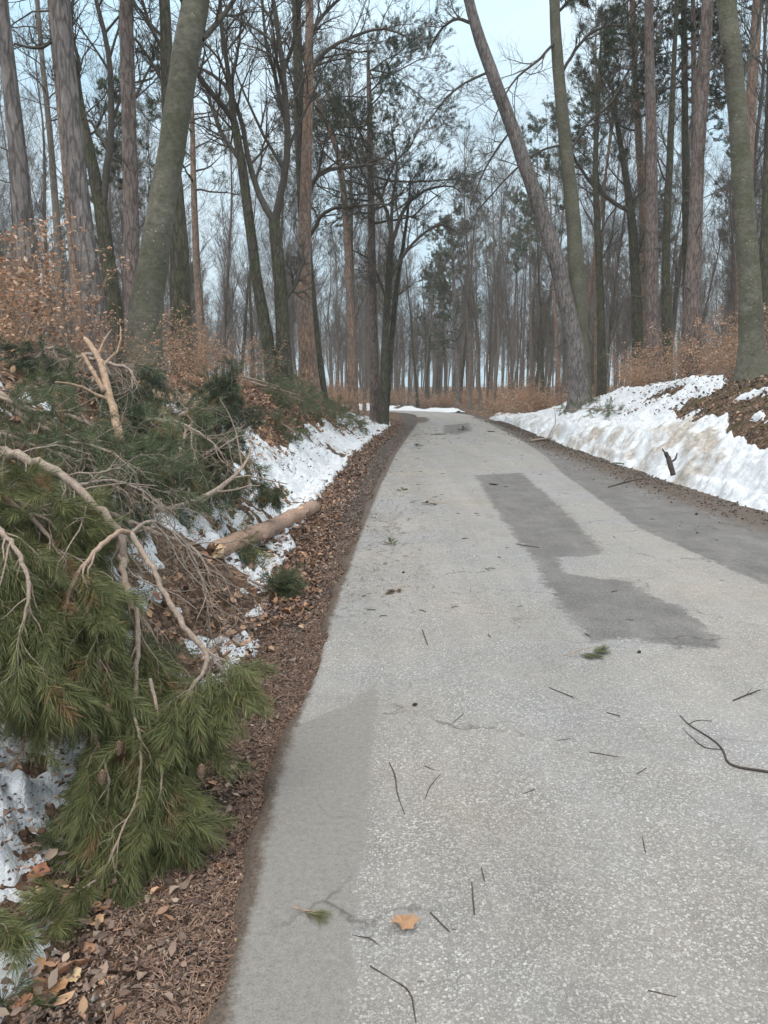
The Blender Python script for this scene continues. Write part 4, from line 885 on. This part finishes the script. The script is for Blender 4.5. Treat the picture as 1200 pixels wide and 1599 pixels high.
# ------------------------------------------------------------------ logs, sticks
def stick(name, label, path, bk='limb', sides=10, world=False, side=0, sl=.2, cat='stick', torn=False, group=None, parts=None, cutend=False, rough=.05, lift=0):
    q = []
    for a in path:
        if world: q.append([*a])
        else:
            p, t = P(a[0], a[1], a[2]); q.append([*p, a[3] * .5 / F * t])
    q = smooth_path(q, max(8, len(q) * 4)); q[1:-1, :3] += RNG.normal(size=(len(q) - 2, 3)) * q[1:-1, 3:4] * .09
    base = tuple(q[0, :3]); root = empty(name, base); tag(root, label, cat, group)
    g = Geo(); g.tubes(q[None, :, :3], q[None, :, 3], sides, rough=rough, cap=True)
    g.build('limb', M[bk], root, base)
    if side:
        gt = Geo(); S, D, L, r, _ = kids(q[None, :, :3], q[None, :, 3], side, .15, 1, 45, 1., np.array([sl]), .6, .0, .0015, .3)
        p, qq = grow(S, D, L, r, r * .4, 5, .2, 0)
        for k_ in range(len(p)):
            gt = Geo(); gt.tubes(p[k_:k_ + 1], qq[k_:k_ + 1], 4); gt.build('twig', M[bk], root, base)
    if torn:
        for idx, sgn in ((-1, 1), (0, -1))[:torn]:
            c = q[idx, :3]; t = nrm(q[idx, :3] - q[idx - sgn, :3]); r0 = q[idx, 3]; k = 9; a = np.linspace(0, 2 * math.pi, k, endpoint=False)
            u = nrm(np.cross(t, [0, 0, 1.])); v = np.cross(t, u); cr = np.cos(a)[:, None] * u + np.sin(a)[:, None] * v
            V = np.concatenate([c - t * r0 * .5 + cr * r0 * 1.03, c + cr * r0 * .98, c + t * r0 * (.3 + 1.9 * RNG.random((k, 1))) + cr * r0 * .7, (c + t * r0 * .1)[None]]); i = np.arange(k); j = (i + 1) % k
            gs = Geo(); gs.add(V, np.concatenate([np.c_[k + i, k + j, 2 * k + i], np.c_[2 * k + i, k + j, np.full(k, 3 * k)]]), np.c_[i, j, k + j, k + i]); gs.build('torn_end', M['torn'], root, base, smooth=False)
    return root
def gpath(px, lift=.01, w=.62):
    out = []
    for (x, y, wd) in px:
        p = hit(x, y); t = math.hypot(p[0], p[1]); r = wd * w * .5 / F * t; out.append((p[0], p[1], p[2] + r * .9 + .002, r))
    return out
lp = gpath([(338, 872, 29), (360, 864, 31), (400, 848, 29), (440, 828, 26), (490, 802, 22)], w=1.)
LOG = stick('fallen_log', 'thick orange barked log lying across the snow toward the leaf strip', lp, 'log', 16, cat='log', torn=2, rough=.035, world=True, side=4, sl=.16)
B('yellow green mossy twigs around the buried end of the fallen log', [(335, 838, 6.7, 5), (362, 858, 6.5, 5), (392, 868, 6.4, 3)], nb=14, bl=.2, nn=2, ns=2, needles_n=40, ln=.04, wd=.003, green=dict(c0=(.10, .105, .03), c1=(.26, .25, .08)), droop=-.2, t0=.03)
for lab_, p_ in (('bare twig fan in front of the splintered limb', [(60, 700, 4.0, 7), (110, 690, 4.0, 6), (170, 705, 3.9, 4), (215, 740, 3.8, 2)]),
                 ('bare twig fan lying over the tuft mass', [(230, 655, 5.9, 7), (280, 660, 5.8, 6), (330, 690, 5.7, 4), (360, 730, 5.7, 2)]),
                 ('bare brown twig fan between the arching limb and the snow pocket', [(120, 760, 3.4, 7), (170, 750, 3.5, 6), (220, 765, 3.5, 4), (262, 800, 3.5, 2)]),
                 ('bare twig fan at the top edge of the heap', [(-20, 610, 4.9, 8), (50, 640, 4.8, 7), (110, 640, 4.8, 5), (150, 620, 4.8, 2)]),
                 ('bare twig fan poking over the broken pinkish limb', [(300, 720, 6.6, 6), (340, 700, 6.6, 5), (380, 680, 6.6, 3), (400, 700, 6.6, 2)])):
    B(lab_, p_, nb=12, bl=.3 if p_[0][2] < 4.5 else .5, t0=.05, droop=-.2, bare_f=1.1, endtuft=False, bk='deadwood', curl=.1)

stick('wood_splinter', 'torn strip of pale wood along the end of the fallen log', [(a[0], a[1] - a[3] * .6, a[2] + a[3] * .62, r_) for a, r_ in zip([lp[3], (np.array(lp[3]) + lp[4]) / 2, lp[4]], (.02, .03, .012))], 'torn', 6, cat='splinter', world=True)
for k_, (a, b) in enumerate([((345, 845), (372, 868)), ((400, 822), (412, 862))]):
    bough('pine_bough', ['green sprig draped over the thick end of the fallen log', 'small green sprig hanging over the middle of the fallen log'][k_], [(a[0], a[1], 6.9 + .5 * k_, 4), (b[0], b[1], 6.7 + .5 * k_, 3)], nb=8, bl=.2, ns=2, needles_n=50, ln=.055, wd=.0028, green=GREEN_MID, droop=-.4)
stick('broken_stick', 'upright broken stick with a pale cut tip leaning over the snow', [(342, 828, 6.6, 15), (310, 795, 6.5, 15), (285, 770, 6.4, 15), (270, 755, 6.35, 15)], 'limb', torn=1)
stick('broken_limb', 'short pinkish limb ending in splinters beside the dark tufts', [(330, 706, 7.4, 14), (355, 710, 7.3, 15), (382, 722, 7.2, 15)], 'log', torn=1, cat='limb')
stick('wood_splinter', 'thin pale splinter hanging down from the broken pinkish limb', [(384, 715, 7.2, 7), (388, 735, 7.15, 6), (388, 757, 7.15, 3)], 'torn', 6, cat='splinter')
stick('broken_limb', 'tall brown splintered limb standing up from the heap', [(188, 692, 4.2, 14), (181, 655, 4.3, 13), (170, 615, 4.4, 12), (160, 575, 4.5, 10), (148, 548, 4.6, 9), (135, 530, 4.7, 7)], 'limb', torn=1, cat='limb', side=3, sl=.3)
stick('broken_limb', 'thinner limb crossing the tall splintered one', [(163, 612, 4.38, 8), (148, 585, 4.45, 7), (130, 553, 4.6, 6)], 'limb', cat='limb')
stick('fallen_log', 'slim grey log resting on the leafy bank in front of the saplings', [(205, 603, 9.5, 13), (250, 618, 9.3, 14), (300, 632, 9.1, 14), (335, 645, 9.0, 11)], 'limb', cat='log')
stick('broken_stick', 'pale stick pointing up right beside the dark boughs', [(275, 655, 8.0, 6), (305, 636, 8.0, 7), (333, 608, 8.0, 4)], 'limb')
stick('broken_stick', 'pale curved stick above the tuft mass', [(316, 648, 7.9, 7), (345, 636, 7.9, 7), (366, 620, 7.9, 5), (378, 600, 7.9, 4)], 'limb')
stick('bare_branch', 'grey bare branch arching from the twig tangle to the splinter', [(230, 800, 5.2, 8), (280, 790, 5.4, 8), (330, 770, 5.8, 8), (370, 740, 6.2, 6), (388, 715, 6.4, 4), (392, 698, 6.5, 2)], 'deadwood', side=6, sl=.6, cat='branch')
stick('bare_branch', 'dark dead branch sticking out under the slim log', [(180, 640, 8.0, 5), (220, 655, 7.8, 5), (260, 675, 7.6, 4), (290, 690, 7.5, 3)], 'twig', side=5, sl=.5, cat='branch')
stick('broken_stub', 'short dark upright stub leaning on the dirty snow', [(1052, 742, 12.2, 8), (1046, 722, 12.25, 8), (1040, 706, 12.3, 6)], 'darktwig', side=2, sl=.25)
stick('bare_branch', 'bare branch lying at the toe of the snow bank', gpath([(830, 690, 6), (870, 684, 5), (905, 676, 4), (930, 668, 3)]), 'deadwood', world=True, side=6, sl=.9, cat='branch')
stick('bare_branch', 'thin twiggy branch on the dark verge of the road', gpath([(950, 762, 3), (985, 752, 4), (1010, 748, 3)]), 'darktwig', world=True, side=5, sl=.35, cat='branch')
stick('fallen_branch', 'forked dark branch reaching onto the road from the frame edge', gpath([(1240, 1216, 8), (1200, 1208, 7), (1142, 1196, 6), (1128, 1172, 5), (1112, 1156, 4), (1078, 1134, 3), (1062, 1118, 2)]), 'darktwig', world=True, side=0, cat='branch')
stick('fallen_branch', 'thin side twig lying close to the forked dark branch', gpath([(1128, 1172, 3), (1100, 1168, 3), (1078, 1150, 2), (1066, 1138, 1.5)]), 'darktwig', world=True, cat='branch')
stick('fallen_branch', 'short side twig at the tip of the forked dark branch', gpath([(1076, 1132, 2.5), (1090, 1126, 2), (1112, 1127, 1.5)]), 'darktwig', world=True, cat='branch')
TW = [([(608, 1192, 3), (617, 1212, 4), (621, 1240, 3), (632, 1272, 2)], 'long thin crooked twig on the bare asphalt nearest the worn edge'),
      ([(664, 1250, 3), (672, 1230, 3), (690, 1208, 2)], 'short curved twig with a side fork beside the long crooked twig'),
      ([(664, 1198, 4), (678, 1205, 4)], 'stubby dark twig above the curved forked twig'), ([(810, 1244, 3), (836, 1234, 3)], 'small straight twig in the middle of the road'),
      ([(921, 1176, 3), (968, 1184, 3)], 'long level twig below the centre of the road'), ([(871, 1158, 3), (891, 1155, 3)], 'tiny twig just above the long level twig'),
      ([(995, 1210, 3), (1010, 1201, 3)], 'tiny slanted twig between the level twig and the forked branch'), ([(737, 1380, 5), (741, 1430, 5)], 'pair of upright brown sticks near the orange leaf'),
      ([(752, 1357, 4), (757, 1378, 4)], 'short brown chip above the upright sticks'), ([(672, 1427, 5), (702, 1457, 5)], 'thick dark twig next to the orange leaf'),
      ([(550, 1462, 3), (578, 1467, 3), (592, 1478, 2)], 'thin twig touching the worn road edge'), ([(578, 1510, 4), (610, 1530, 4), (640, 1552, 5), (650, 1599, 4)], 'long curved twig running off the bottom of the picture'),
      ([(636, 1536, 3), (662, 1534, 3)], 'small spur twig beside the long curved bottom twig'), ([(1012, 1549, 5), (1056, 1560, 5)], 'rough brown stick at the bottom of the road'),
      ([(858, 1075, 3), (895, 1090, 3)], 'slanted dark twig below the pine sprig'), ([(948, 1114, 3), (968, 1120, 4)], 'double twig piece between sprig and forked branch'),
      ([(660, 985, 3), (668, 1008, 3)], 'small hooked twig on the pale asphalt'), ([(708, 1130, 2), (724, 1115, 2)], 'hair thin twig in the pale lane'),
      ([(806, 850, 2), (842, 856, 2)], 'twig lying on the dark repair patch'), ([(1145, 1095, 3), (1170, 1085, 3), (1188, 1078, 2)], 'twig fragment above the forked branch'),
      ([(1003, 1309, 3), (1008, 1332, 3)], 'pale needle like stick in the wheel track'), ([(720, 1455, 3), (706, 1452, 2)], 'tiny curl of bark beside the thick dark twig')]
for p, lab in TW: stick('road_twig', lab, gpath(p), 'darktwig', sides=5, world=True, cat='twig', side=2 if len(p) > 2 else 0, sl=.05)
# small litter bits on the asphalt that nothing tells apart
proto_bit = stick('twig_bit', 'tiny dark twig bit scattered on the asphalt', [(-.02, 0, .003, .0018), (.003, .003, .0035, .002), (.022, -.002, .003, .0014)], 'darktwig', sides=5, world=True, cat='twig', group='twig bits on the asphalt')
first = True
for i in range(210):
    Y = 4.5 + 32 * RNG.random() ** 1.2; u = RNG.random(); x = float(xl(Y)) + .1 + (u ** 1.7) * 5.0
    if x > xt(Y) - .3: continue
    o = proto_bit if first else copy_tree(proto_bit); first = False
    o.location = (x, Y, .004); s = (.4 + RNG.random() * .9) * (1 + Y * .05); o.scale = (s, s, s); o.rotation_euler = (0, 0, RNG.random() * 6.28)

# sprigs on the road
def sprig(label, px, py, size, n=4, group=None, a0=None, green=GREEN_MID, nn=40, dens=1.):
    p = hit(px, py); root = empty('pine_sprig', tuple(p)); tag(root, label, 'sprig', group)
    d = p[1]; wd = max(.0016, .0010 * d * .8); gt, gn = Geo(), Geo(); a = (RNG.random() * 6.28) if a0 is None else a0
    D0 = np.array([[math.cos(a), math.sin(a), .03]]); S0 = np.array([[p[0] - D0[0, 0] * size * .5, p[1] - D0[0, 1] * size * .5, max(p[2], 0) + .012]])
    p1, q1 = grow(S0, D0, np.array([size]), np.array([.003]), np.array([.0015]), 6, .12, .0); p1[..., 2] = np.maximum(p1[..., 2], .008)
    gt.tubes(p1, q1, 5); S, D, L, r, _ = kids(p1, q1, n, .35, 1, 50, .5, np.array([size]), .7, 0, .001, .2); D[:, 2] = np.abs(D[:, 2]) * .4; D = nrm(D)
    needles(gn, np.concatenate([S, p1[:, -2]]), np.concatenate([D, D0]), size * .28, nn, .055, wd, **green, droop=.0, spread=(10, 40))
    V = np.concatenate(gn.V); zb = max(p[2], 0); V[:, 2] = np.maximum(zb + (V[:, 2] - zb) * .35, zb + .003); gn.V = [V]
    gt.build('twig', M['limb'], root, tuple(p)); gn.build('needles', M['needle'], root, tuple(p), colors=True); return root
sprig('largest green pine sprig with brown twig lying by the dark repair patch', 912, 1026, .24, 7, a0=.1, nn=70, green=dict(c0=(.09, .11, .06), c1=(.24, .25, .15)))
sprig('little yellowish sprig on the worn strip near the leaf verge', 478, 1427, .08, 4, a0=-.2, nn=34, green=dict(c0=(.11, .12, .06), c1=(.24, .24, .13)))
for lab, px, py, s in [('green sprig on pale asphalt near the leaf edge, upper of two', 630, 766, .26), ('flattened brownish sprig just right of the upper green sprig', 680, 788, .28), ('thin sprig at the road edge below the two green sprigs', 616, 852, .22),
                       ('sprig lying on the top of the dark repair patch', 768, 756, .26), ('feathery sprig standing at the far road centre', 675, 679, .8), ('dark low sprig at the far dark patch', 722, 673, 1.), ('green bough piece at the verge before the snow bank', 836, 688, 1.),
                       ('mossy green clump at the foot of the dirty snow', 995, 727, .7), ('small green tuft beside the far verge', 763, 674, .5), ('flat litter sprig at the edge of pale asphalt', 652, 697, .5), ('faint brown sprig on the pale lane', 628, 922, .2)]:
    sprig(lab, px, py, s, 6 if s < .5 else 12, nn=50 if s > .5 else 36, green=dict(c0=(.16, .11, .07), c1=(.24, .19, .12)) if 'brown' in lab else GREEN_DARK if 'dark' in lab else GREEN_MID)

# cones: scaled bodies
def cone(label, pos, s=1., group=None, axis=(0, .2, 1)):
    root = empty('pine_cone', tuple(pos)); tag(root, label, 'cone', group)
    g = Geo(); n = 60; i = np.arange(n); t = i / n; ph = i * 2.399; rad_ = np.sin(np.clip(t * .93 + .07, 0, 1) * math.pi) ** .7 * .013 * s
    ax = nrm(np.array(axis, float)); u = nrm(np.cross(ax, [1, 0, .1])); v = np.cross(ax, u)
    c = np.array(pos) + ax * (t * .04 * s)[:, None]; rd = np.cos(ph)[:, None] * u + np.sin(ph)[:, None] * v; tn = -np.sin(ph)[:, None] * u + np.cos(ph)[:, None] * v
    a = c + rd * rad_[:, None] * .4; b = c + rd * rad_[:, None] * 1.1 + ax * .004 * s; wv = .0045 * s
    V = np.stack([a - tn * wv * .5, a + tn * wv * .5, b + tn * wv, b + ax * .003 * s + rd * .001, b - tn * wv, b - ax * .003 * s], 1).reshape(-1, 3); j = i[:, None] * 6
    g.add(V, np.concatenate([j + [[4, 2, 3]], j + [[5, 2, 4]], j + [[1, 5, 0]]]), np.concatenate([j + [[0, 1, 2, 4]]]))
    core = np.stack([np.array(pos), np.array(pos) + ax * .02 * s, np.array(pos) + ax * .042 * s])[None]; g.tubes(core, np.array([[.003, .011, .003]]) * s, 8, cap=True)
    g.build('scales', M['limb'] if 'brown' in label else M['darktwig'], root, tuple(pos)); return root
for lab, px, py, Y in [('brown cone on the straight stalk low in the near heap', 186, 1180, 2.38), ('brown cone among the yellowish drooping tips', 160, 1226, 2.3), ('brown cone near the lush tips by the leaf strip', 315, 1216, 2.4), ('brown cone at the upper tips of the bottommost bough', 168, 1122, 2.42)]:
    cone(lab, P(px, py, Y)[0], 1.1)
for lab, px, py in [('round dark cone on asphalt below the dark repair patch', 995, 1021), ('dark cone on the pale asphalt of the far lane', 814, 717), ('dark cone on the wet verge by the repair', 1087, 833), ('tiny dark cone at the edge of pale lane', 628, 895), ('small dark cone between road edge twigs', 644, 1104)]:
    p = hit(px, py); cone(lab, (p[0], p[1], .004), .6, axis=(1, .3, .25))

# individual leaves one can point at
def big_leaf(label, px, py, size, c, a=None, lobed=False, Y=None, cat='leaf'):
    p = hit(px, py) if Y is None else P(px, py, Y)[0]; root_z = max(p[2], .0) if px > 420 else p[2]
    n = 26; t = np.linspace(0, 2 * math.pi, n, endpoint=False)
    r = size * .5 * (1 + (.17 * np.cos(t * 7 + .6 * np.sin(t)) + .07 * np.cos(t * 3 + 1) if lobed else .05 * np.cos(t * 9))) * (1 - .25 * np.abs(np.sin(t)))
    a = RNG.random() * 6.28 if a is None else a
    X = r * np.cos(t); Yv = r * np.sin(t); Z = .012 + .10 * size * np.sin(t * 2 + 1) + .12 * size * RNG.random(n)
    V = np.c_[X * math.cos(a) - Yv * math.sin(a), X * math.sin(a) + Yv * math.cos(a), Z]; V = np.concatenate([V, V * [.5, .5, .6], [[0, 0, .01]]]); i = np.arange(n); j = (i + 1) % n
    V[:, 2] += .006
    o = mesh('fallen_leaf', V, [np.c_[i, j, n + j, n + i], np.c_[n + i, n + j, np.full(n, 2 * n)]], M['litter'], cols=np.tile(np.array([c]), (len(V), 1)) * (.85 + .3 * RNG.random((len(V), 1))))
    o.location = (p[0], p[1], root_z); tag(o, label, cat); return o
big_leaf('orange brown lobed oak leaf lying alone on the asphalt', 632, 1450, .075, (.33, .20, .115), lobed=True)
big_leaf('small yellowish leaf at the broken edge of the asphalt', 376, 1478, .035, (.40, .29, .16))
big_leaf('small star shaped orange leaf on the needle litter', 346, 1362, .045, (.42, .21, .11), lobed=True)
big_leaf('tan leaf just below the hanging tips', 270, 1330, .08, (.52, .35, .22), lobed=True)
big_leaf('round tan leaf lowest of the cluster beside the snow', 148, 1448, .06, (.56, .36, .21))
big_leaf('upper rounded tan leaf of the cluster beside the snow', 160, 1404, .06, (.48, .28, .17))
big_leaf('dark orange leaf between the two tan cluster leaves', 152, 1428, .055, (.40, .21, .12))
big_leaf('yellow orange leaf on snow left of the leaf cluster', 62, 1450, .05, (.58, .38, .17))
big_leaf('rusty upright leaf on the snow under the heap', 60, 1372, .08, (.36, .17, .10), lobed=True)
big_leaf('orange leaf at the frame edge on slushy snow', 60, 1520, .06, (.52, .30, .13))
big_leaf('broad brown leaf in the slush corner', 80, 1552, .10, (.42, .24, .13))
big_leaf('pale curled leaf among the dark litter', 112, 1535, .055, (.58, .44, .27))
big_leaf('reddish leaf at the edge of the slush', 35, 1578, .06, (.40, .20, .12))

# ------------------------------------------------------------------ ground litter (uncountable)
def scatter(n, f, fl):
    y, x = f(n); return x, y, terr(x, y) + fl
BR_ = [(.12, .08, .062), (.17, .118, .093), (.23, .165, .13), (.08, .055, .044), (.30, .23, .18), (.15, .11, .095)]
OR_ = [(.34, .195, .12), (.42, .27, .17), (.27, .15, .095), (.38, .23, .16)]
g = Geo()
def strip(n, y0, y1, pw, d0, d1, sz, cs, lift=.008, tilt=.35, curl=.5, edge=False):
    Y = y0 * np.exp(RNG.random(n) ** pw * math.log(y1 / y0)); u = RNG.random(n)
    X = xl(Y) - (d0 + (d1 - d0) * u) * ds(Y); Z = terr(X, Y) + lift + RNG.random(n) * .012
    D = RNG.normal(size=(n, 3)) * [1, 1, tilt]; U = RNG.normal(size=(n, 3)) * tilt * 1.2 + [0, 0, 1]
    s = sz * (.6 + .7 * RNG.random(n)); leaves(g, np.c_[X, Y, Z], D, U, s, s * .62, pal(n, cs, .3), curl)
strip(650, 1.5, 6, 1., .3, 1.15, .034, BR_); strip(90, 1.5, 6, 1., .5, 1.2, .05, OR_); strip(16000, 1.5, 6.5, 1., .0, 1.15, .013, BR_, .004)
strip(3600, 5, 16, 1., .4, 1.15, .045, BR_ + OR_[2:3]); strip(9000, 5, 20, 1., -.05, 1.0, .018, BR_); strip(5000, 8, 34, 1., -.2, .6, .03, BR_); strip(450, 5, 16, 1., .45, 1.2, .06, OR_); strip(2600, 14, 42, 1., .5, 1.1, .07, BR_ + OR_[2:3])
strip(260, 1.5, 5, 1., 1.0, 3.5, .05, BR_ + OR_, .06); strip(500, 4, 11, 1., 1.0, 2.6, .06, OR_ + BR_[:2], .05); strip(300, 1.6, 8, 1., -.12, .15, .014, BR_, .006)
def bankL(n, y0, y1, d0, d1, sz, cs):
    Y = RNG.uniform(y0, y1, n); X = xl(Y) - ds(Y) - RNG.uniform(d0, d1, n); D = RNG.normal(size=(n, 3)) * [1, 1, .5]; U = RNG.normal(size=(n, 3)) * .5 + [.3, 0, 1]
    s = sz * (.6 + .7 * RNG.random(n)); leaves(g, np.c_[X, Y, terr(X, Y) + .015], D, U, s, s * .65, pal(n, cs, .3), .5)
bankL(9000, 8, 24, .9, 4.0, .085, OR_ + BR_[:3] + OR_); bankL(2500, 3, 9, 1.2, 5, .07, OR_ + BR_[:3]); bankL(3000, 22, 42, .6, 5, .12, OR_ + BR_[:3])
def bankR(n, y0, y1, d0, d1, sz, cs):
    Y = RNG.uniform(y0, y1, n); X = xt(Y) + RNG.uniform(d0, d1, n); D = RNG.normal(size=(n, 3)) * [1, 1, .5]; U = RNG.normal(size=(n, 3)) * .5 + [-.3, 0, 1]
    s = sz * (.6 + .7 * RNG.random(n)); leaves(g, np.c_[X, Y, terr(X, Y) + .015], D, U, s, s * .65, pal(n, cs, .3), .5)
bankR(7000, 9, 21, .8, 4.5, .075, BR_ + OR_[:1] + BR_); bankR(2500, 20, 40, 1.6, 6, .11, OR_ + BR_); bankR(700, 9, 30, -1.2, .1, .05, BR_)
bankR(420, 9, 26, 0., 2.4, .045, BR_); strip(700, 1.6, 9, 1., 1.0, 4.0, .03, BR_, .07); strip(7000, 1.5, 14, 1., 1.0, 3.8, .016, BR_[:1] + BR_[3:4], .05); strip(1500, 1.5, 5, 1., 1.0, 4.5, .03, BR_, .03); bankR(2600, 9, 34, -.2, 2.6, .022, BR_[:1] + BR_[3:4]); strip(900, 12, 36, 1., 1.0, 2.2, .05, BR_, .05)
o = g.build('fallen_leaves', M['litter'], colors=True); tag(o, 'brown and orange fallen leaves strewn on the verge and banks', 'leaf litter', kind='stuff')
# brown needle litter and crumbs
g = Geo(); n = 26000
Y = 1.5 * np.exp(RNG.random(n) * math.log(9 / 1.5)); d_ = RNG.random(n) ** 1.0
X = xl(Y) + .03 - d_ * ds(Y) * 1.05; ok = fbm(X, Y, 2.2, 3, 8) + .15 * (d_ < .5) > .42; X, Y = X[ok], Y[ok]; n = len(X); Z = terr(X, Y) + .006 + RNG.random(n) * .008
a = RNG.random(n) * 6.28; l = .022 + .03 * RNG.random(n); D = np.c_[np.cos(a), np.sin(a), RNG.normal(size=n) * .15]; O = np.c_[X, Y, Z]; sw = np.c_[-np.sin(a), np.cos(a), np.zeros(n)] * (.0006 + .0003 * Y)[:, None]
E = O + D * l[:, None]; Md = (O + E) / 2 + np.c_[np.zeros((n, 2)), RNG.random(n) * .004]
V = np.stack([O - sw, O + sw, Md + sw, Md - sw, E], 1).reshape(-1, 3); i = np.arange(n)[:, None] * 5
g.add(V, i + [[3, 2, 4]], i + [[0, 1, 2, 3]], np.repeat(pal(n, [(.24, .155, .11), (.16, .10, .075), (.30, .20, .15), (.10, .065, .05)], .3), 5, 0))
n = 2600; Y = 5 * np.exp(RNG.random(n) ** .8 * math.log(44 / 5)); X = xl(Y) + np.abs(RNG.normal(size=n)) * .55; a = RNG.random(n) * 6.28; l = .02 + .05 * RNG.random(n) + Y * .0025
n2_ = 700; Yb = RNG.uniform(8, 44, n2_); X = np.r_[X, xl(Yb) + RNG.random(n2_) * 4]; Y = np.r_[Y, Yb]; a = np.r_[a, RNG.random(n2_) * 6.28]; l = np.r_[l, .02 + .05 * RNG.random(n2_)]; n += n2_
D = np.c_[np.cos(a), np.sin(a), np.zeros(n)]; O = np.c_[X, Y, np.full(n, .005)]; sw = np.c_[-np.sin(a), np.cos(a), np.zeros(n)] * (.0008 + .00022 * Y)[:, None]
V = np.stack([O - sw, O + sw, O + D * l[:, None] * .5 + sw * 1.2 + [0, 0, .004], O + D * l[:, None] * .5 - sw + [0, 0, .004], O + D * l[:, None] + sw * 2 * RNG.normal(size=(n, 1))], 1).reshape(-1, 3); i = np.arange(n)[:, None] * 5
g.add(V, i + [[3, 2, 4]], i + [[0, 1, 2, 3]], np.repeat(pal(n, [(.10, .075, .055), (.08, .09, .045), (.06, .045, .035), (.15, .12, .09)], .3), 5, 0))
o = g.build('needle_litter', M['litter'], colors=True); tag(o, 'brown dead pine needles matted along the road edge', 'needle litter', kind='stuff')
# dark crumbs and stones on the wet verge
g = Geo(); n = 3800; Y = RNG.uniform(8.5, 40, n); X = xt(Y) - .15 - np.abs(RNG.normal(size=n)) * .42; s = .006 + .014 * RNG.random(n) ** 3 + .0003 * Y
Vb = np.array([(1, 0, 0), (0, 1, 0), (-1, 0, 0), (0, -1, 0), (0, 0, .8), (0, 0, -.5)]); V = np.c_[X, Y, s * .3][:, None] + Vb[None] * s[:, None, None] * (1 + .5 * RNG.normal(size=(n, 6, 3)) * .5)
i = np.arange(n)[:, None] * 6; F3 = np.concatenate([i + [[a, b, 4]] for a, b in ((0, 1), (1, 2), (2, 3), (3, 0))] + [i + [[b, a, 5]] for a, b in ((0, 1), (1, 2), (2, 3), (3, 0))])
g.add(V.reshape(-1, 3), F3, None, np.repeat(pal(n, [(.06, .045, .035), (.09, .07, .055), (.13, .11, .09), (.05, .035, .03)], .3), 6, 0))
n = 900; Y = 1.5 * np.exp(RNG.random(n) * math.log(8 / 1.5)); X = xl(Y) - RNG.random(n) * ds(Y); s = .003 + .009 * RNG.random(n) ** 3
V = np.c_[X, Y, terr(X, Y) + s * .5][:, None] + Vb[None] * s[:, None, None] * (1 + .5 * RNG.normal(size=(n, 6, 3)) * .5)
i = np.arange(n)[:, None] * 6; F3 = np.concatenate([i + [[a, b, 4]] for a, b in ((0, 1), (1, 2), (2, 3), (3, 0))] + [i + [[b, a, 5]] for a, b in ((0, 1), (1, 2), (2, 3), (3, 0))])
g.add(V.reshape(-1, 3), F3, None, np.repeat(pal(n, [(.3, .29, .27), (.2, .19, .175), (.42, .41, .38)], .3), 6, 0))
o = g.build('gravel', M['litter'], colors=True, smooth=False); tag(o, 'dark crumbs and little stones along both road verges', 'gravel', kind='stuff')

# ------------------------------------------------------------------ damp air
HAZE = 0.0010
if HAZE:
    V = np.array([(x, y, z) for x in (-160, 160) for y in (-30, 260) for z in (-3.5, 34)], float)
    Fq = np.array([(0, 1, 3, 2), (4, 6, 7, 5), (0, 4, 5, 1), (2, 3, 7, 6), (0, 2, 6, 4), (1, 5, 7, 3)])
    m = bpy.data.materials.new('damp_air'); m.use_nodes = True; N_ = m.node_tree.nodes; N_.remove(N_['Principled BSDF'])
    pv = N_.new('ShaderNodeVolumePrincipled'); pv.inputs['Density'].default_value = HAZE; pv.inputs['Color'].default_value = (.95, .92, .88, 1)
    m.node_tree.links.new(pv.outputs[0], N_['Material Output'].inputs['Volume'])
    o = mesh('haze', V, [Fq], m, smooth=False); tag(o, kind='stuff')
